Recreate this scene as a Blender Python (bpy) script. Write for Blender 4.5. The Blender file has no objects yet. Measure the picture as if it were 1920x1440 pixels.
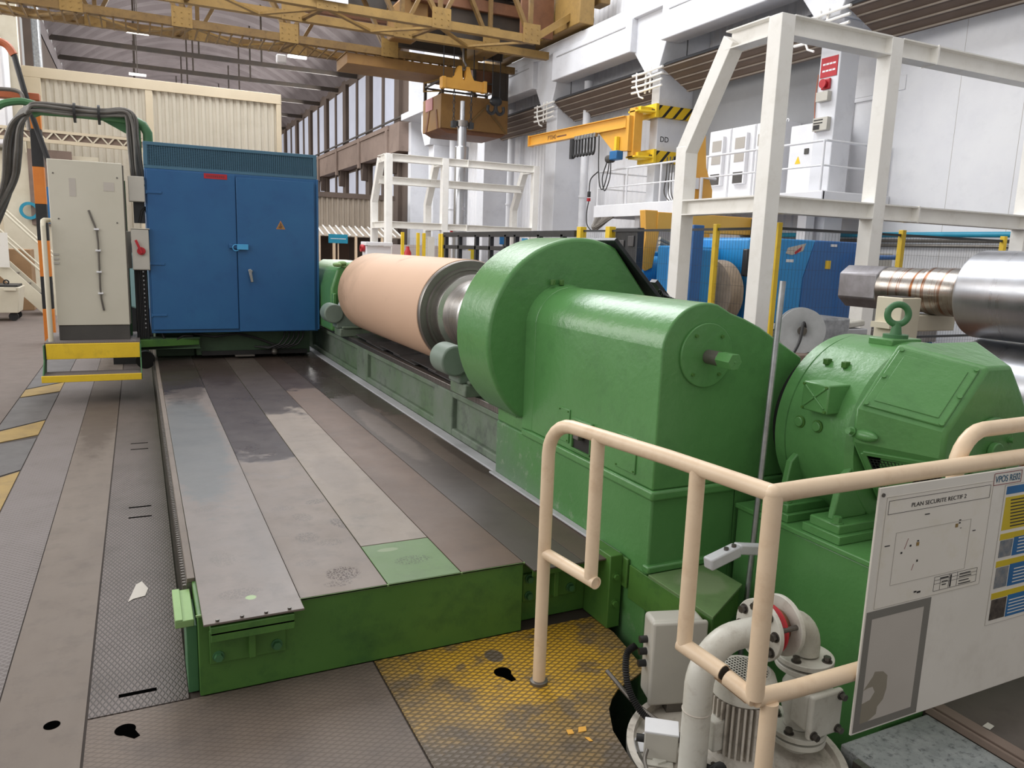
import bpy, math, random
from mathutils import Vector, Matrix
random.seed(7)
SC = bpy.context.scene
COL = SC.collection
R = math.radians

# ---------------------------------------------------------------- camera
def make_camera():
    yaw, pitch, roll, F = 0.45455, -0.17332, 0.03394, 1435.45
    f = Vector((math.sin(yaw)*math.cos(pitch), math.cos(yaw)*math.cos(pitch), math.sin(pitch)))
    r0 = f.cross(Vector((0, 0, 1))).normalized()
    u0 = r0.cross(f)
    r = math.cos(roll)*r0 + math.sin(roll)*u0
    u = -math.sin(roll)*r0 + math.cos(roll)*u0
    cd = bpy.data.cameras.new('camera')
    cd.sensor_width = 36.0
    cd.lens = F*36.0/1920.0
    cd.clip_start = 0.05
    cd.clip_end = 300
    co = bpy.data.objects.new('camera', cd)
    COL.objects.link(co)
    m = Matrix((r, u, -f)).transposed().to_4x4()
    m.translation = (0, 0, 1.7)
    co.matrix_world = m
    SC.camera = co
make_camera()

# ---------------------------------------------------------------- world, lights, exposure
def make_light():
    w = bpy.data.worlds.new('overcast_daylight')
    w.use_nodes = True
    bg = w.node_tree.nodes['Background']
    bg.inputs[0].default_value = (1.0, 0.985, 0.965, 1)
    bg.inputs[1].default_value = 0.55
    SC.world = w
    def area(name, loc, size, size_y, power, rot=(0, 0, 0), col=(1, 0.98, 0.96)):
        l = bpy.data.lights.new(name, 'AREA')
        l.shape = 'RECTANGLE'
        l.size, l.size_y, l.energy, l.color = size, size_y, power, col
        o = bpy.data.objects.new(name, l)
        o.location, o.rotation_euler = loc, rot
        COL.objects.link(o)
    area('skylight_near', (3.0, 4, 11.5), 7, 12, 430)
    area('skylight_far', (4.0, 23, 12.5), 8, 22, 4300, col=(.95, .97, 1))
    area('left_fill_near', (-6.5, 7, 5.5), 5, 14, 620, (0, R(-90), 0))  # added fill light out of view, brightens faces turned to the left
    area('left_fill_far', (-7.0, 21, 6.5), 5, 14, 1100, (0, R(-90), 0))  # added fill from the nave side, lifts the wall under the runway
    area('far_windows_right', (10.2, 54, 8.8), 3, 36, 3600, (0, R(90), 0), (1, .98, .95))
    area('far_windows_left', (-2.6, 54, 7.5), 3, 36, 2800, (0, R(-90), 0), (1, .98, .95))
make_light()
vs = SC.view_settings
SC.display_settings.display_device = 'sRGB'
vs.view_transform = 'Standard'
vs.look = 'None'
vs.exposure = 0.0
vs.gamma = 1.0
vs.use_curve_mapping = False

# ---------------------------------------------------------------- materials
def lin(c):
    if isinstance(c, str):
        c = [int(c[i:i+2], 16)/255 for i in (0, 2, 4)]
    return tuple(v/12.92 if v <= .04045 else ((v+.055)/1.055)**2.4 for v in c) + (1,)
class NT:
    """small helper around a material's node tree"""
    def __init__(s, name, rough=.5, metal=0., spec=.5):
        s.m = bpy.data.materials.new(name); s.m.use_nodes = True
        s.t = s.m.node_tree; s.b = s.t.nodes['Principled BSDF']
        s.b.inputs['Roughness'].default_value = rough
        s.b.inputs['Metallic'].default_value = metal
        s.b.inputs['Specular IOR Level'].default_value = spec
        s.tc = s.n('ShaderNodeTexCoord')
    def n(s, typ, **k):
        x = s.t.nodes.new(typ)
        for a, b in k.items(): setattr(x, a, b)
        return x
    def put(s, sock, v):
        if isinstance(v, bpy.types.NodeSocket): s.t.links.new(v, sock)
        else: sock.default_value = v
    def co(s, scale=(1, 1, 1), rot=(0, 0, 0), loc=(0, 0, 0)):
        mp = s.n('ShaderNodeMapping')
        s.put(mp.inputs[0], s.tc.outputs['Object'])
        mp.inputs['Scale'].default_value = scale
        mp.inputs['Rotation'].default_value = rot
        mp.inputs['Location'].default_value = loc
        return mp.outputs[0]
    def noise(s, scale, detail=4, rough=.6, stretch=(1, 1, 1), dist=0.):
        x = s.n('ShaderNodeTexNoise')
        s.put(x.inputs['Vector'], s.co(stretch))
        x.inputs['Scale'].default_value = scale
        x.inputs['Detail'].default_value = detail
        x.inputs['Roughness'].default_value = rough
        x.inputs['Distortion'].default_value = dist
        return x.outputs['Fac']
    def ramp(s, fac, lo, hi, inv=False):
        x = s.n('ShaderNodeMapRange')
        x.clamp = True
        s.put(x.inputs[0], fac)
        x.inputs[1].default_value, x.inputs[2].default_value = lo, hi
        x.inputs[3].default_value, x.inputs[4].default_value = (1, 0) if inv else (0, 1)
        return x.outputs[0]
    def math(s, op, a, b=0., c=0.):
        x = s.n('ShaderNodeMath', operation=op)
        s.put(x.inputs[0], a); s.put(x.inputs[1], b); s.put(x.inputs[2], c)
        return x.outputs[0]
    def mix(s, fac, a, b):
        x = s.n('ShaderNodeMix', data_type='RGBA')
        s.put(x.inputs[0], fac)
        s.put(x.inputs[6], lin(a) if isinstance(a, (str, tuple)) else a)
        s.put(x.inputs[7], lin(b) if isinstance(b, (str, tuple)) else b)
        return x.outputs[2]
    def bump(s, h, strength=.3, dist=.01):
        x = s.n('ShaderNodeBump')
        x.inputs['Strength'].default_value = strength
        x.inputs['Distance'].default_value = dist
        s.put(x.inputs['Height'], h)
        s.put(s.b.inputs['Normal'], x.outputs[0])
    def sep(s):
        x = s.n('ShaderNodeSeparateXYZ')
        s.put(x.inputs[0], s.tc.outputs['Object'])
        return x.outputs
    def color(s, v):
        s.put(s.b.inputs['Base Color'], lin(v) if isinstance(v, (str, tuple)) else v)
        return s
    def rough(s, v):
        s.put(s.b.inputs['Roughness'], v); return s

def paint(name, a, b=None, rough=.45, var=2.5, bump=0., spec=.5, metal=0., dirt=None, dirt_amt=.5, bscale=60, bdist=.004):
    """painted or plain surface with soft mottling, optional blotches of a dirt colour and an orange-peel bump"""
    t = NT(name, rough, metal, spec)
    c = t.mix(t.ramp(t.noise(var, 5), .35, .68), a, b or a)
    if dirt:
        c = t.mix(t.math('MULTIPLY', t.ramp(t.noise(var*2.3, 8, .7), .52, .72), dirt_amt), c, dirt)
    t.color(c)
    if bump: t.bump(t.noise(bscale, 3), bump, bdist)
    return t.m

M = {}
M['green'] = paint('green_machine_enamel', '52864a', '5a8e53', .30, 1.6, .4, .55, dirt='477343', dirt_amt=.6, bscale=20, bdist=.006)
M['green_dark'] = paint('dark_green_enamel', '46702f', '4e7836', .42, 2, .2, .5, dirt='2a4f29', dirt_amt=.7, bscale=30)
M['green_dull'] = paint('dull_dark_green', '41583f', '384d38', .5, 2.5, .15, .4, dirt='2f3d30', dirt_amt=.7)
M['green_worn'] = paint('worn_green_bed', '5f7458', '747d72', .6, 2.2, .3, .4, dirt='4a4d4a', dirt_amt=.8, bscale=22)
M['green_light'] = paint('light_green_paint', '8aa96f', '7f9f64', .55, 5, .1, .4, dirt='6a8757', dirt_amt=.5)
M['green_post'] = paint('mid_green_paint', '45754a', '3b6843', .5, 4)
M['blue'] = paint('blue_cabinet_paint', '245789', '28608f', .42, 1.5, .06, .5, dirt='1f4c7c', dirt_amt=.5)
M['blue_dull'] = paint('dull_blue_mesh', '42697f', '4a7086', .6, 3)
M['blue_machine'] = paint('bright_blue_machine', '2186c8', '2990d0', .4, 2)
M['blue_deep'] = paint('deep_blue_machine', '2c62a0', '2f68a8', .4, 2)
M['grey_cab'] = paint('warm_grey_cabinet', 'ccc7b8', 'c5c0b0', .5, 1.2, dirt='bcb7a8', dirt_amt=.4)
M['grey_box'] = paint('pale_grey_box', 'b5b1a8', 'bcb8ae', .45, 4)
M['grey_dark'] = paint('dark_grey_plinth', '45423f', '4d4a46', .6, 4)
M['hole'] = paint('black_void', '040404', '040404', 1.0, 3, spec=0.)
M['black'] = paint('black_rubber', '1c1b1b', '252424', .55, 8)
M['blacksteel'] = paint('black_steel', '26272a', '303134', .4, 8)
M['cream'] = paint('cream_rail_paint', 'e6ceb0', 'ddc4a6', .4, 6, .12, .5, dirt='c9a987', dirt_amt=.45, bscale=90, bdist=.002)
M['cream_pale'] = paint('pale_cream_paint', 'd8d0bb', 'cfc6b0', .5, 3)
M['white_frame'] = paint('white_steel_paint', 'f5f3ee', 'efece6', .45, 2.2, dirt='d6d1c6', dirt_amt=.35)
M['white'] = paint('white_paint', 'e4e4e6', 'dcdce0', .55, 1.2, dirt='cfcfd3', dirt_amt=.4)
M['white_pipe'] = paint('white_pipe_paint', 'cfcdc4', 'c4c1b6', .4, 7, .1, .5, dirt='a0978a', dirt_amt=.65)
M['white_dirty'] = paint('dirty_white_tank', 'cbc5bb', 'b7aea2', .55, 7, .1, .4, dirt='8d8479', dirt_amt=.9)
M['yellow'] = paint('yellow_paint', 'ecc72f', 'e2bd2b', .45, 4, dirt='b09030', dirt_amt=.4)
M['yellow_crane'] = paint('yellow_jib_paint', 'e2a946', 'd99f3e', .4, 2)
M['ochre'] = paint('ochre_crane_steel', '80653a', '6e5533', .55, 2.6, .1, .4, dirt='523f2a', dirt_amt=.8)
M['ochre_light'] = paint('ochre_gusset_steel', '967843', '876b3b', .5, 3, .1, .4, dirt='6b5636', dirt_amt=.6)
M['ochre_brown'] = paint('brown_ochre_cab', '8f6b39', '825f33', .55, 1.5, dirt='694a2c', dirt_amt=.5)
M['rust'] = paint('rusty_brown_steel', '7a5238', '6a4630', .6, 4)
M['dark_steel'] = paint('dark_crane_steel', '3f352c', '2f2a26', .6, 2)
M['red'] = paint('red_plastic', 'b3222c', 'ab1f29', .4, 6)
M['orange'] = paint('orange_paint', 'd9812c', 'cf7627', .5, 4)
M['orange_red'] = paint('orange_red_tube', 'b8643c', 'a65734', .5, 4)
M['teal'] = paint('teal_plastic', '1d86a4', '2390ae', .5, 4)
M['teal_pale'] = paint('pale_teal_cover', '8fb0ac', '9ab8b4', .5, 3)
M['beige_wall'] = paint('beige_sheeting', 'c6beae', 'bfb7a6', .6, .5, dirt='b2aa99', dirt_amt=.6)
M['beige_trim'] = paint('beige_flashing', 'd0c2a8', 'c8baa0', .55, 1)
M['brown_wall'] = paint('brown_grey_sheeting', '94887a', '8a7e70', .6, .7)
M['concrete_brown'] = paint('stained_concrete', '8d7b70', '7b6a60', .8, .6, dirt='6b5b52', dirt_amt=.7)
M['concrete_dark'] = paint('dark_concrete_column', '5d4f46', '50443c', .8, .6)
M['concrete_white'] = paint('whitewashed_concrete', 'dcdde1', 'd2d3d8', .7, .8, .1, .3, dirt='bdbdc2', dirt_amt=.5)
M['concrete_grey'] = paint('bare_grey_concrete', 'b9babd', 'a9a9ac', .75, 1.4, .1, .3, dirt='8f8e8f', dirt_amt=.5)
M['concrete_speck'] = paint('speckled_grey_concrete', 'a0a3a2', '8b908f', .75, 18, .6, .3, dirt='3f4345', dirt_amt=.95)
M['panel_brown'] = paint('brown_radiant_panel', '66564b', '5c4d42', .55, 1)
M['panel_rib'] = paint('pale_brown_tube', '94887c', '857a6f', .5, 2)
M['board'] = paint('white_sign_board', 'e3ded5', 'ddd8ce', .4, 2, dirt='c2baad', dirt_amt=.35)
M['paper'] = paint('white_paper', 'e3ddd3', 'dfd9ce', .5, 3, dirt='cfc6a8', dirt_amt=.4)
M['frame_grey'] = paint('grey_adhesive_tape', '7b7871', '76736c', .6, 5)
M['label_grey'] = paint('pale_grey_label', 'bdb6ad', 'b8b1a8', .6, 4)
M['torn'] = paint('torn_backing_paper', '908878', '878071', .7, 5)
M['ink'] = paint('black_ink', '2a2828', '222', .6, 3) if False else paint('black_ink', '2a2828', '242222', .6, 3)
M['ink_red'] = paint('dark_red_ink', '7c2b33', '7c2b33', .6)
M['ink_teal'] = paint('blue_teal_ink', '1d5a78', '1d5a78', .6)
M['ink_grey'] = paint('grey_ink', 'a9a39b', 'a9a39b', .6)
M['poster_yellow'] = paint('poster_yellow', 'cdb51f', 'c6ad1c', .5, 6)
M['poster_blue'] = paint('poster_blue', '1f69a0', '225f92', .5, 6)
M['photo_grey'] = paint('photo_print', '8e8b88', '5d6a76', .5, 40)
M['photo_dark'] = paint('dark_photo_print', '5a5148', '2c2723', .5, 45)
M['padlock'] = paint('light_blue_padlock', '3f9bd0', '58aadb', .4)
M['leather'] = paint('dull_metal', '77726c', '6a655f', .45, 8, metal=.6)
def steel(name, a, b, rough=.3, stretch=(1, 12, 1), scale=3, rust=None):
    t = NT(name, rough, 1.)
    c = t.mix(t.ramp(t.noise(scale, 5, .6, stretch), .3, .7), a, b)
    if rust: c = t.mix(t.ramp(t.noise(3.5, 6, .6, (.3, 9, .3)), .53, .62), c, rust)
    t.color(c)
    t.rough(t.math('MULTIPLY_ADD', t.noise(scale*2, 4, .6, stretch), .25, rough-.12))
    return t.m
M['steel'] = steel('turned_steel', 'd6d2ce', 'b5b1ae', .3)
M['steel_roll'] = steel('polished_roll_steel', 'c3c4c9', 'b3b5ba', .30, (.6, 5, .6), 1.5)
M['steel_rust'] = steel('stained_journal_steel', 'b3aea8', '8f877f', .28, (.6, 4, .6), 1.6, '7e5236')
M['cable_grey'] = paint('grey_cable_sheath', '6f6b66', '625e59', .5, 8)
M['cover_black'] = paint('scuffed_black_cover', '4b4949', '3a3939', .42, 5, dirt='6a6665', dirt_amt=.4)
M['grey_green'] = paint('grey_green_paint', '79877b', '6c7a6e', .45, 4)
M['sheet_grey'] = paint('pale_grey_sheet_metal', 'b9bbbd', 'a9abad', .4, 8)
M['steel_end'] = steel('milled_grey_steel', '9d9b9f', '837f80', .5, (1, 1, 1), 6)
M['steel_dark'] = steel('dark_ring_steel', '9b9692', '7b7672', .42, (1, 14, 1), 3)
M['galv'] = steel('galvanised_steel', 'b9bbbd', '8e9092', .38, (1, 1, 1), 14)
M['bolt'] = steel('dull_bolt_steel', '7c7873', '5f5b57', .45, (1, 1, 1), 20)

# ---------------------------------------------------------------- mesh builder
def basis(d, up=(0, 0, 1)):
    d = Vector(d).normalized(); up = Vector(up)
    if abs(d.dot(up)) > .995: up = Vector((0, 1, 0)) if abs(d.y) < .9 else Vector((1, 0, 0))
    s = d.cross(up).normalized()
    return d, s, s.cross(d)
class MB:
    def __init__(s): s.v = []; s.f = []
    def add(s, vs, fs):
        o = len(s.v); s.v += [tuple(v) for v in vs]; s.f += [tuple(i+o for i in f) for f in fs]; return s
    def box(s, x0, x1, y0, y1, z0, z1):
        return s.add([(x0, y0, z0), (x1, y0, z0), (x1, y1, z0), (x0, y1, z0), (x0, y0, z1), (x1, y0, z1), (x1, y1, z1), (x0, y1, z1)],
                     [(3, 2, 1, 0), (4, 5, 6, 7), (0, 1, 5, 4), (1, 2, 6, 5), (2, 3, 7, 6), (3, 0, 4, 7)])
    def obox(s, c, hx, hy, hz, ax, ay, az):
        c = Vector(c); ax, ay, az = Vector(ax), Vector(ay), Vector(az)
        P = [c+ax*i*hx+ay*j*hy+az*k*hz for k in (-1, 1) for i, j in ((-1, -1), (1, -1), (1, 1), (-1, 1))]
        return s.add(P, [(3, 2, 1, 0), (4, 5, 6, 7), (0, 1, 5, 4), (1, 2, 6, 5), (2, 3, 7, 6), (3, 0, 4, 7)])
    def beam(s, p0, p1, w, h, up=(0, 0, 1)):
        """rectangular bar, w across and h along up"""
        p0, p1 = Vector(p0), Vector(p1)
        d, sd, u = basis(p1-p0, up)
        return s.obox((p0+p1)/2, (p1-p0).length/2, w/2, h/2, d, sd, u)
    def ibeam(s, p0, p1, w, h, t=.012, up=(0, 0, 1)):
        p0, p1 = Vector(p0), Vector(p1); d, sd, u = basis(p1-p0, up)
        L = (p1-p0).length/2; c = (p0+p1)/2
        s.obox(c+u*(h/2-t/2), L, w/2, t/2, d, sd, u); s.obox(c-u*(h/2-t/2), L, w/2, t/2, d, sd, u)
        return s.obox(c, L, t/2, h/2-t, d, sd, u)
    def cyl(s, p0, p1, r0, r1=None, n=20, cap=True):
        r1 = r0 if r1 is None else r1
        p0, p1 = Vector(p0), Vector(p1); d, a, b = basis(p1-p0)
        vs = []
        for p, r in ((p0, r0), (p1, r1)):
            vs += [p+a*math.cos(2*math.pi*i/n)*r+b*math.sin(2*math.pi*i/n)*r for i in range(n)]
        fs = [(i, i+n, (i+1) % n+n, (i+1) % n) for i in range(n)]
        if cap: fs += [tuple(range(n)), tuple(range(2*n-1, n-1, -1))]
        return s.add(vs, fs)
    def tube(s, pts, r, n=10, cap=True, hollow=0.):
        P = [Vector(p) for p in pts]; m = len(P)
        T = [(P[min(i+1, m-1)]-P[max(i-1, 0)]).normalized() for i in range(m)]
        _, a, b = basis(T[0]); vs = []
        for i in range(m):
            if i:
                q = T[i-1].rotation_difference(T[i]); a = q @ a
            a = (a-T[i]*a.dot(T[i])).normalized(); b = T[i].cross(a)
            rr = r[i] if isinstance(r, (list, tuple)) else r
            vs += [P[i]+a*math.cos(2*math.pi*k/n)*rr+b*math.sin(2*math.pi*k/n)*rr for k in range(n)]
        fs = [(i*n+k, i*n+(k+1) % n, (i+1)*n+(k+1) % n, (i+1)*n+k) for i in range(m-1) for k in range(n)]
        if cap: fs += [tuple(range(n-1, -1, -1)), tuple(range((m-1)*n, m*n))]
        return s.add(vs, fs)
    def lathe(s, o, axis, prof, n=48, a0=0., a1=2*math.pi, closed=False):
        """prof: (distance along axis, radius)"""
        o = Vector(o); d, a, b = basis(axis); full = abs(a1-a0-2*math.pi) < 1e-6
        k = n if full else n+1; vs = []
        for t, r in prof:
            vs += [o+d*t+a*math.cos(a0+(a1-a0)*i/n)*r+b*math.sin(a0+(a1-a0)*i/n)*r for i in range(k)]
        m = len(prof); fs = []
        for j in range(m if closed else m-1):
            j2 = (j+1) % m
            for i in range(n): fs.append((j*k+i, j2*k+i, j2*k+(i+1) % k, j*k+(i+1) % k))
        if full and not closed:
            if prof[0][1] > 1e-6: fs.append(tuple(range(k)))
            if prof[-1][1] > 1e-6: fs.append(tuple(range(m*k-1, (m-1)*k-1, -1)))
        return s.add(vs, fs)
    def prism(s, poly, plane, d0, d1):
        """polygon given in two axes ('xz','yz','xy'), run from d0 to d1 along the third"""
        def P(a, b, d): return {'xz': (a, d, b), 'yz': (d, a, b), 'xy': (a, b, d)}[plane]
        n = len(poly)
        vs = [P(a, b, d0) for a, b in poly]+[P(a, b, d1) for a, b in poly]
        fs = [(i, (i+1) % n, (i+1) % n+n, i+n) for i in range(n)]+[tuple(range(n-1, -1, -1)), tuple(range(n, 2*n))]
        return s.add(vs, fs)
    def loft(s, A_, B_):
        n = len(A_)
        return s.add(list(A_)+list(B_), [(i, (i+1) % n, (i+1) % n+n, i+n) for i in range(n)]+[tuple(range(n-1, -1, -1)), tuple(range(n, 2*n))])
    def slab(s, P, nrm, t):
        """flat polygon P in space thickened by t along nrm"""
        nv = Vector(nrm).normalized()*t
        return s.loft([Vector(p) for p in P], [Vector(p)+nv for p in P])
    def ball(s, c, r, n=14, sc=(1, 1, 1)):
        c = Vector(c); m = n//2; vs = []; fs = []
        for j in range(m+1):
            th = math.pi*j/m
            for i in range(n):
                ph = 2*math.pi*i/n
                vs.append(c+Vector((r*sc[0]*math.sin(th)*math.cos(ph), r*sc[1]*math.sin(th)*math.sin(ph), r*sc[2]*math.cos(th))))
        for j in range(m):
            for i in range(n): fs.append((j*n+i, (j+1)*n+i, (j+1)*n+(i+1) % n, j*n+(i+1) % n))
        return s.add(vs, fs)
    def build(s, name, mat, parent=None, bevel=0., seg=2, smooth=35, top=None):
        me = bpy.data.meshes.new(name)
        me.from_pydata(s.v, [], s.f)
        me.validate(); me.update()
        import bmesh
        bm = bmesh.new(); bm.from_mesh(me)
        bmesh.ops.remove_doubles(bm, verts=bm.verts, dist=1e-6)
        bmesh.ops.recalc_face_normals(bm, faces=bm.faces)
        bm.to_mesh(me); bm.free()
        me.materials.append(M[mat] if isinstance(mat, str) else mat)
        if smooth:
            me.polygons.foreach_set('use_smooth', [True]*len(me.polygons))
            me.set_sharp_from_angle(angle=R(smooth))
        o = bpy.data.objects.new(name, me); COL.objects.link(o)
        if parent is not None:
            o.parent = parent
            if parent.parent is None and parent.type == 'EMPTY': o.location = -parent.location
        if bevel:
            b = o.modifiers.new('edge_rounding', 'BEVEL')
            b.width, b.segments, b.limit_method, b.angle_limit = bevel, seg, 'ANGLE', R(40)
            b.harden_normals = False
        return o

def tag(o, label, cat, group=None, kind=None):
    o['label'] = label; o['category'] = cat
    if group: o['group'] = group
    if kind: o['kind'] = kind
    return o
def thing(name, label, cat, loc, group=None):
    o = bpy.data.objects.new(name, None); o.empty_display_size = .1
    o.location = loc; COL.objects.link(o)
    return tag(o, label, cat, group)
def struct(mb, name, mat, bevel=0., parent=None, label=None, cat=None, smooth=35):
    o = mb.build(name, mat, parent, bevel, smooth=smooth)
    if parent is None: o['kind'] = 'structure'
    if label: o['label'] = label; o['category'] = cat
    return o
def dup(root, delta, label, group=None):
    r = root.copy(); COL.objects.link(r); r.location = root.location + Vector(delta); r['label'] = label
    if group: r['group'] = group
    for ch in list(root.children):
        c = ch.copy(); COL.objects.link(c); c.parent = r
        for g in list(ch.children):
            d = g.copy(); COL.objects.link(d); d.parent = c
    return r
def arc(c, r, a0, a1, n, plane='xz', d=0.):
    out = []
    for i in range(n+1):
        t = R(a0+(a1-a0)*i/n); a, b = c[0]+r*math.cos(t), c[1]+r*math.sin(t)
        out.append({'xz': (a, d, b), 'xy': (a, b, d), 'yz': (d, a, b)}[plane])
    return out
def arc2(c, r, a0, a1, n):
    return [(c[0]+r*math.cos(R(a0+(a1-a0)*i/n)), c[1]+r*math.sin(R(a0+(a1-a0)*i/n))) for i in range(n+1)]
def hexbolt(mb, p, d, r=.012, h=.012, washer=True):
    p = Vector(p); d = Vector(d).normalized()
    if washer: mb.cyl(p, p+d*h*.25, r*1.35, n=14)
    mb.cyl(p+d*h*.2, p+d*h*1.2, r, n=6)
    return mb
def text(name, body, size, loc, xdir, ydir, mat, parent, depth=.0006, align='LEFT', width=None):
    cu = bpy.data.curves.new(name, 'FONT'); cu.body = body; cu.size = size
    cu.extrude = depth; cu.align_x = align
    tmp = bpy.data.objects.new(name, cu); COL.objects.link(tmp)
    me = bpy.data.meshes.new_from_object(tmp.evaluated_get(bpy.context.evaluated_depsgraph_get()))
    bpy.data.objects.remove(tmp); bpy.data.curves.remove(cu)
    me.name = name; me.materials.clear(); me.materials.append(M[mat])
    if width:
        xs = [v.co.x for v in me.vertices]; k = width/(max(xs)-min(xs))
        for v in me.vertices: v.co.x *= k
    o = bpy.data.objects.new(name, me); COL.objects.link(o)
    x, y = Vector(xdir).normalized(), Vector(ydir).normalized(); z = x.cross(y)
    m = Matrix((x, y, z)).transposed().to_4x4()
    L = Vector(loc)
    if parent is not None:
        o.parent = parent
        if parent.parent is None and parent.type == 'EMPTY': L = L - parent.location
    m.translation = L
    o.matrix_local = m
    return o

# ---------------------------------------------------------------- floor materials
def dk(h, k=.74):
    """grimier version of a hex colour"""
    c = [v*k for v in lin(h)[:3]]
    return ''.join('%02x' % round(255*(12.92*v if v <= .0031308 else 1.055*v**(1/2.4)-.055)) for v in c)
def plate_mat(name, a, b, stains_and_shade=(), rough=.5, wet_shade=None, metal=.0, bumpy=.08, var=2.5, stretch=(1, .35, 1), dim=.74):
    """worn steel sheet: mottled colour, long streaks, dirt, optional stains (x, y, rx, ry, angle, colour, strength, treads)"""
    a, b = dk(a, dim), dk(b, dim)
    t = NT(name, rough, metal, .45)
    c = t.mix(t.ramp(t.noise(var, 6, .65, stretch), .3, .7), a, b)
    c = t.mix(t.math('MULTIPLY', t.ramp(t.noise(7, 8, .7), .5, .75), .35), c, '3d3632')
    sx, sy, sz = t.sep()
    wob = t.noise(7, 8, .7)
    for x, y, rx, ry, ang, colr, st, tread in stains_and_shade:
        ca, sa = math.cos(R(ang)), math.sin(R(ang))
        dx = t.math('SUBTRACT', sx, x); dy = t.math('SUBTRACT', sy, y)
        u = t.math('MULTIPLY_ADD', dx, ca/rx, t.math('MULTIPLY', dy, sa/rx))
        v = t.math('MULTIPLY_ADD', dx, -sa/ry, t.math('MULTIPLY', dy, ca/ry))
        d = t.math('SQRT', t.math('ADD', t.math('MULTIPLY', u, u), t.math('MULTIPLY', v, v)))
        d = t.math('ADD', d, t.math('MULTIPLY_ADD', wob, 1.0 if not tread else .35, -.5 if not tread else -.17))
        m = t.ramp(d, .8, 1.05, True)
        if tread:
            vo = t.n('ShaderNodeTexVoronoi', feature='DISTANCE_TO_EDGE')
            t.put(vo.inputs['Vector'], t.co((1, .7, 1))); vo.inputs['Scale'].default_value = 75
            m = t.math('MULTIPLY', m, t.ramp(vo.outputs[0], .06, .14))
        c = t.mix(t.math('MULTIPLY', m, st), c, dk(colr))
    t.color(c)
    if wet_shade is not None:   # water film, with carriage shade painted in, beyond a ragged edge at y = wet
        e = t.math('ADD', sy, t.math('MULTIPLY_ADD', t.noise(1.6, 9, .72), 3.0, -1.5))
        w = t.ramp(e, wet_shade-.08, wet_shade+.16)
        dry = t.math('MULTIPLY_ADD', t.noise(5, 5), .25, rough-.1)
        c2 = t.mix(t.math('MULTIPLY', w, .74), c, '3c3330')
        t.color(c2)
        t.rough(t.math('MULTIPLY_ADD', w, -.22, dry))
    else:
        t.rough(t.math('MULTIPLY_ADD', t.noise(5, 5), .25, rough-.1))
    t.bump(t.noise(45, 4), bumpy, .003)
    return t.m

def lattice_mat(name, a, b, groove, pitch=.05, ang=28, rough=.55, line=.16, yellow=None, depth=.25, rotz=0., raised=False, contrast=.75):
    """expanded diamond tread: two families of crossing lines; optional worn yellow paint inside an area"""
    a, b, groove = dk(a), dk(b), dk(groove)
    t = NT(name, rough, .0, .4)
    sx, sy, sz = t.sep()
    fam = []
    for s in (1, -1):
        th = R(rotz + s*ang)
        u = t.math('MULTIPLY_ADD', sx, math.cos(th)/pitch, t.math('MULTIPLY', sy, math.sin(th)/pitch))
        fr = t.math('FRACT', t.math('ADD', u, 1000.))
        fam.append(t.math('ABSOLUTE', t.math('SUBTRACT', fr, .5)))
    mn = t.math('MAXIMUM', fam[0], fam[1])           # .5 on a line
    ln = t.ramp(mn, .5-line, .5-line*.35)
    c = t.mix(t.ramp(t.noise(3, 6, .65), .35, .68), a, b)
    if yellow:
        ycol, ramps = yellow
        m = ramps(t, sx, sy)
        c = t.mix(m, c, ycol)
    c = t.mix(t.math('MULTIPLY', t.ramp(t.noise(6, 8, .7), .54, .74), .4), c, '4a413c')
    c = t.mix(t.math('MULTIPLY', ln, contrast), c, groove)
    t.color(c)
    t.bump(ln if raised else t.math('SUBTRACT', 1., ln), depth, .004)
    return t.m

def yellow_mask(t, sx, sy):
    n = t.noise(2.1, 6, .68)
    dx = t.math('SUBTRACT', sx, 1.38); dy = t.math('SUBTRACT', sy, 2.70)
    d = t.math('SQRT', t.math('ADD', t.math('MULTIPLY', dx, dx), t.math('MULTIPLY', dy, t.math('MULTIPLY', dy, .8))))
    e = t.math('ADD', d, t.math('MULTIPLY_ADD', n, 1.0, -.5))
    m = t.ramp(e, .30, .68, True)
    w = t.ramp(t.noise(5.5, 7, .7), .52, .6)
    bx = t.math('MULTIPLY', t.math('SUBTRACT', sx, 1.285), 24.); by = t.math('MULTIPLY', t.math('SUBTRACT', sy, 2.715), 18.)
    spot = t.ramp(t.math('ADD', t.math('MULTIPLY', bx, bx), t.math('MULTIPLY', by, by)), .7, 1.1)
    return t.math('MULTIPLY', spot, t.math('MULTIPLY', m, t.math('MULTIPLY_ADD', w, -.75, 1.)))

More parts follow.
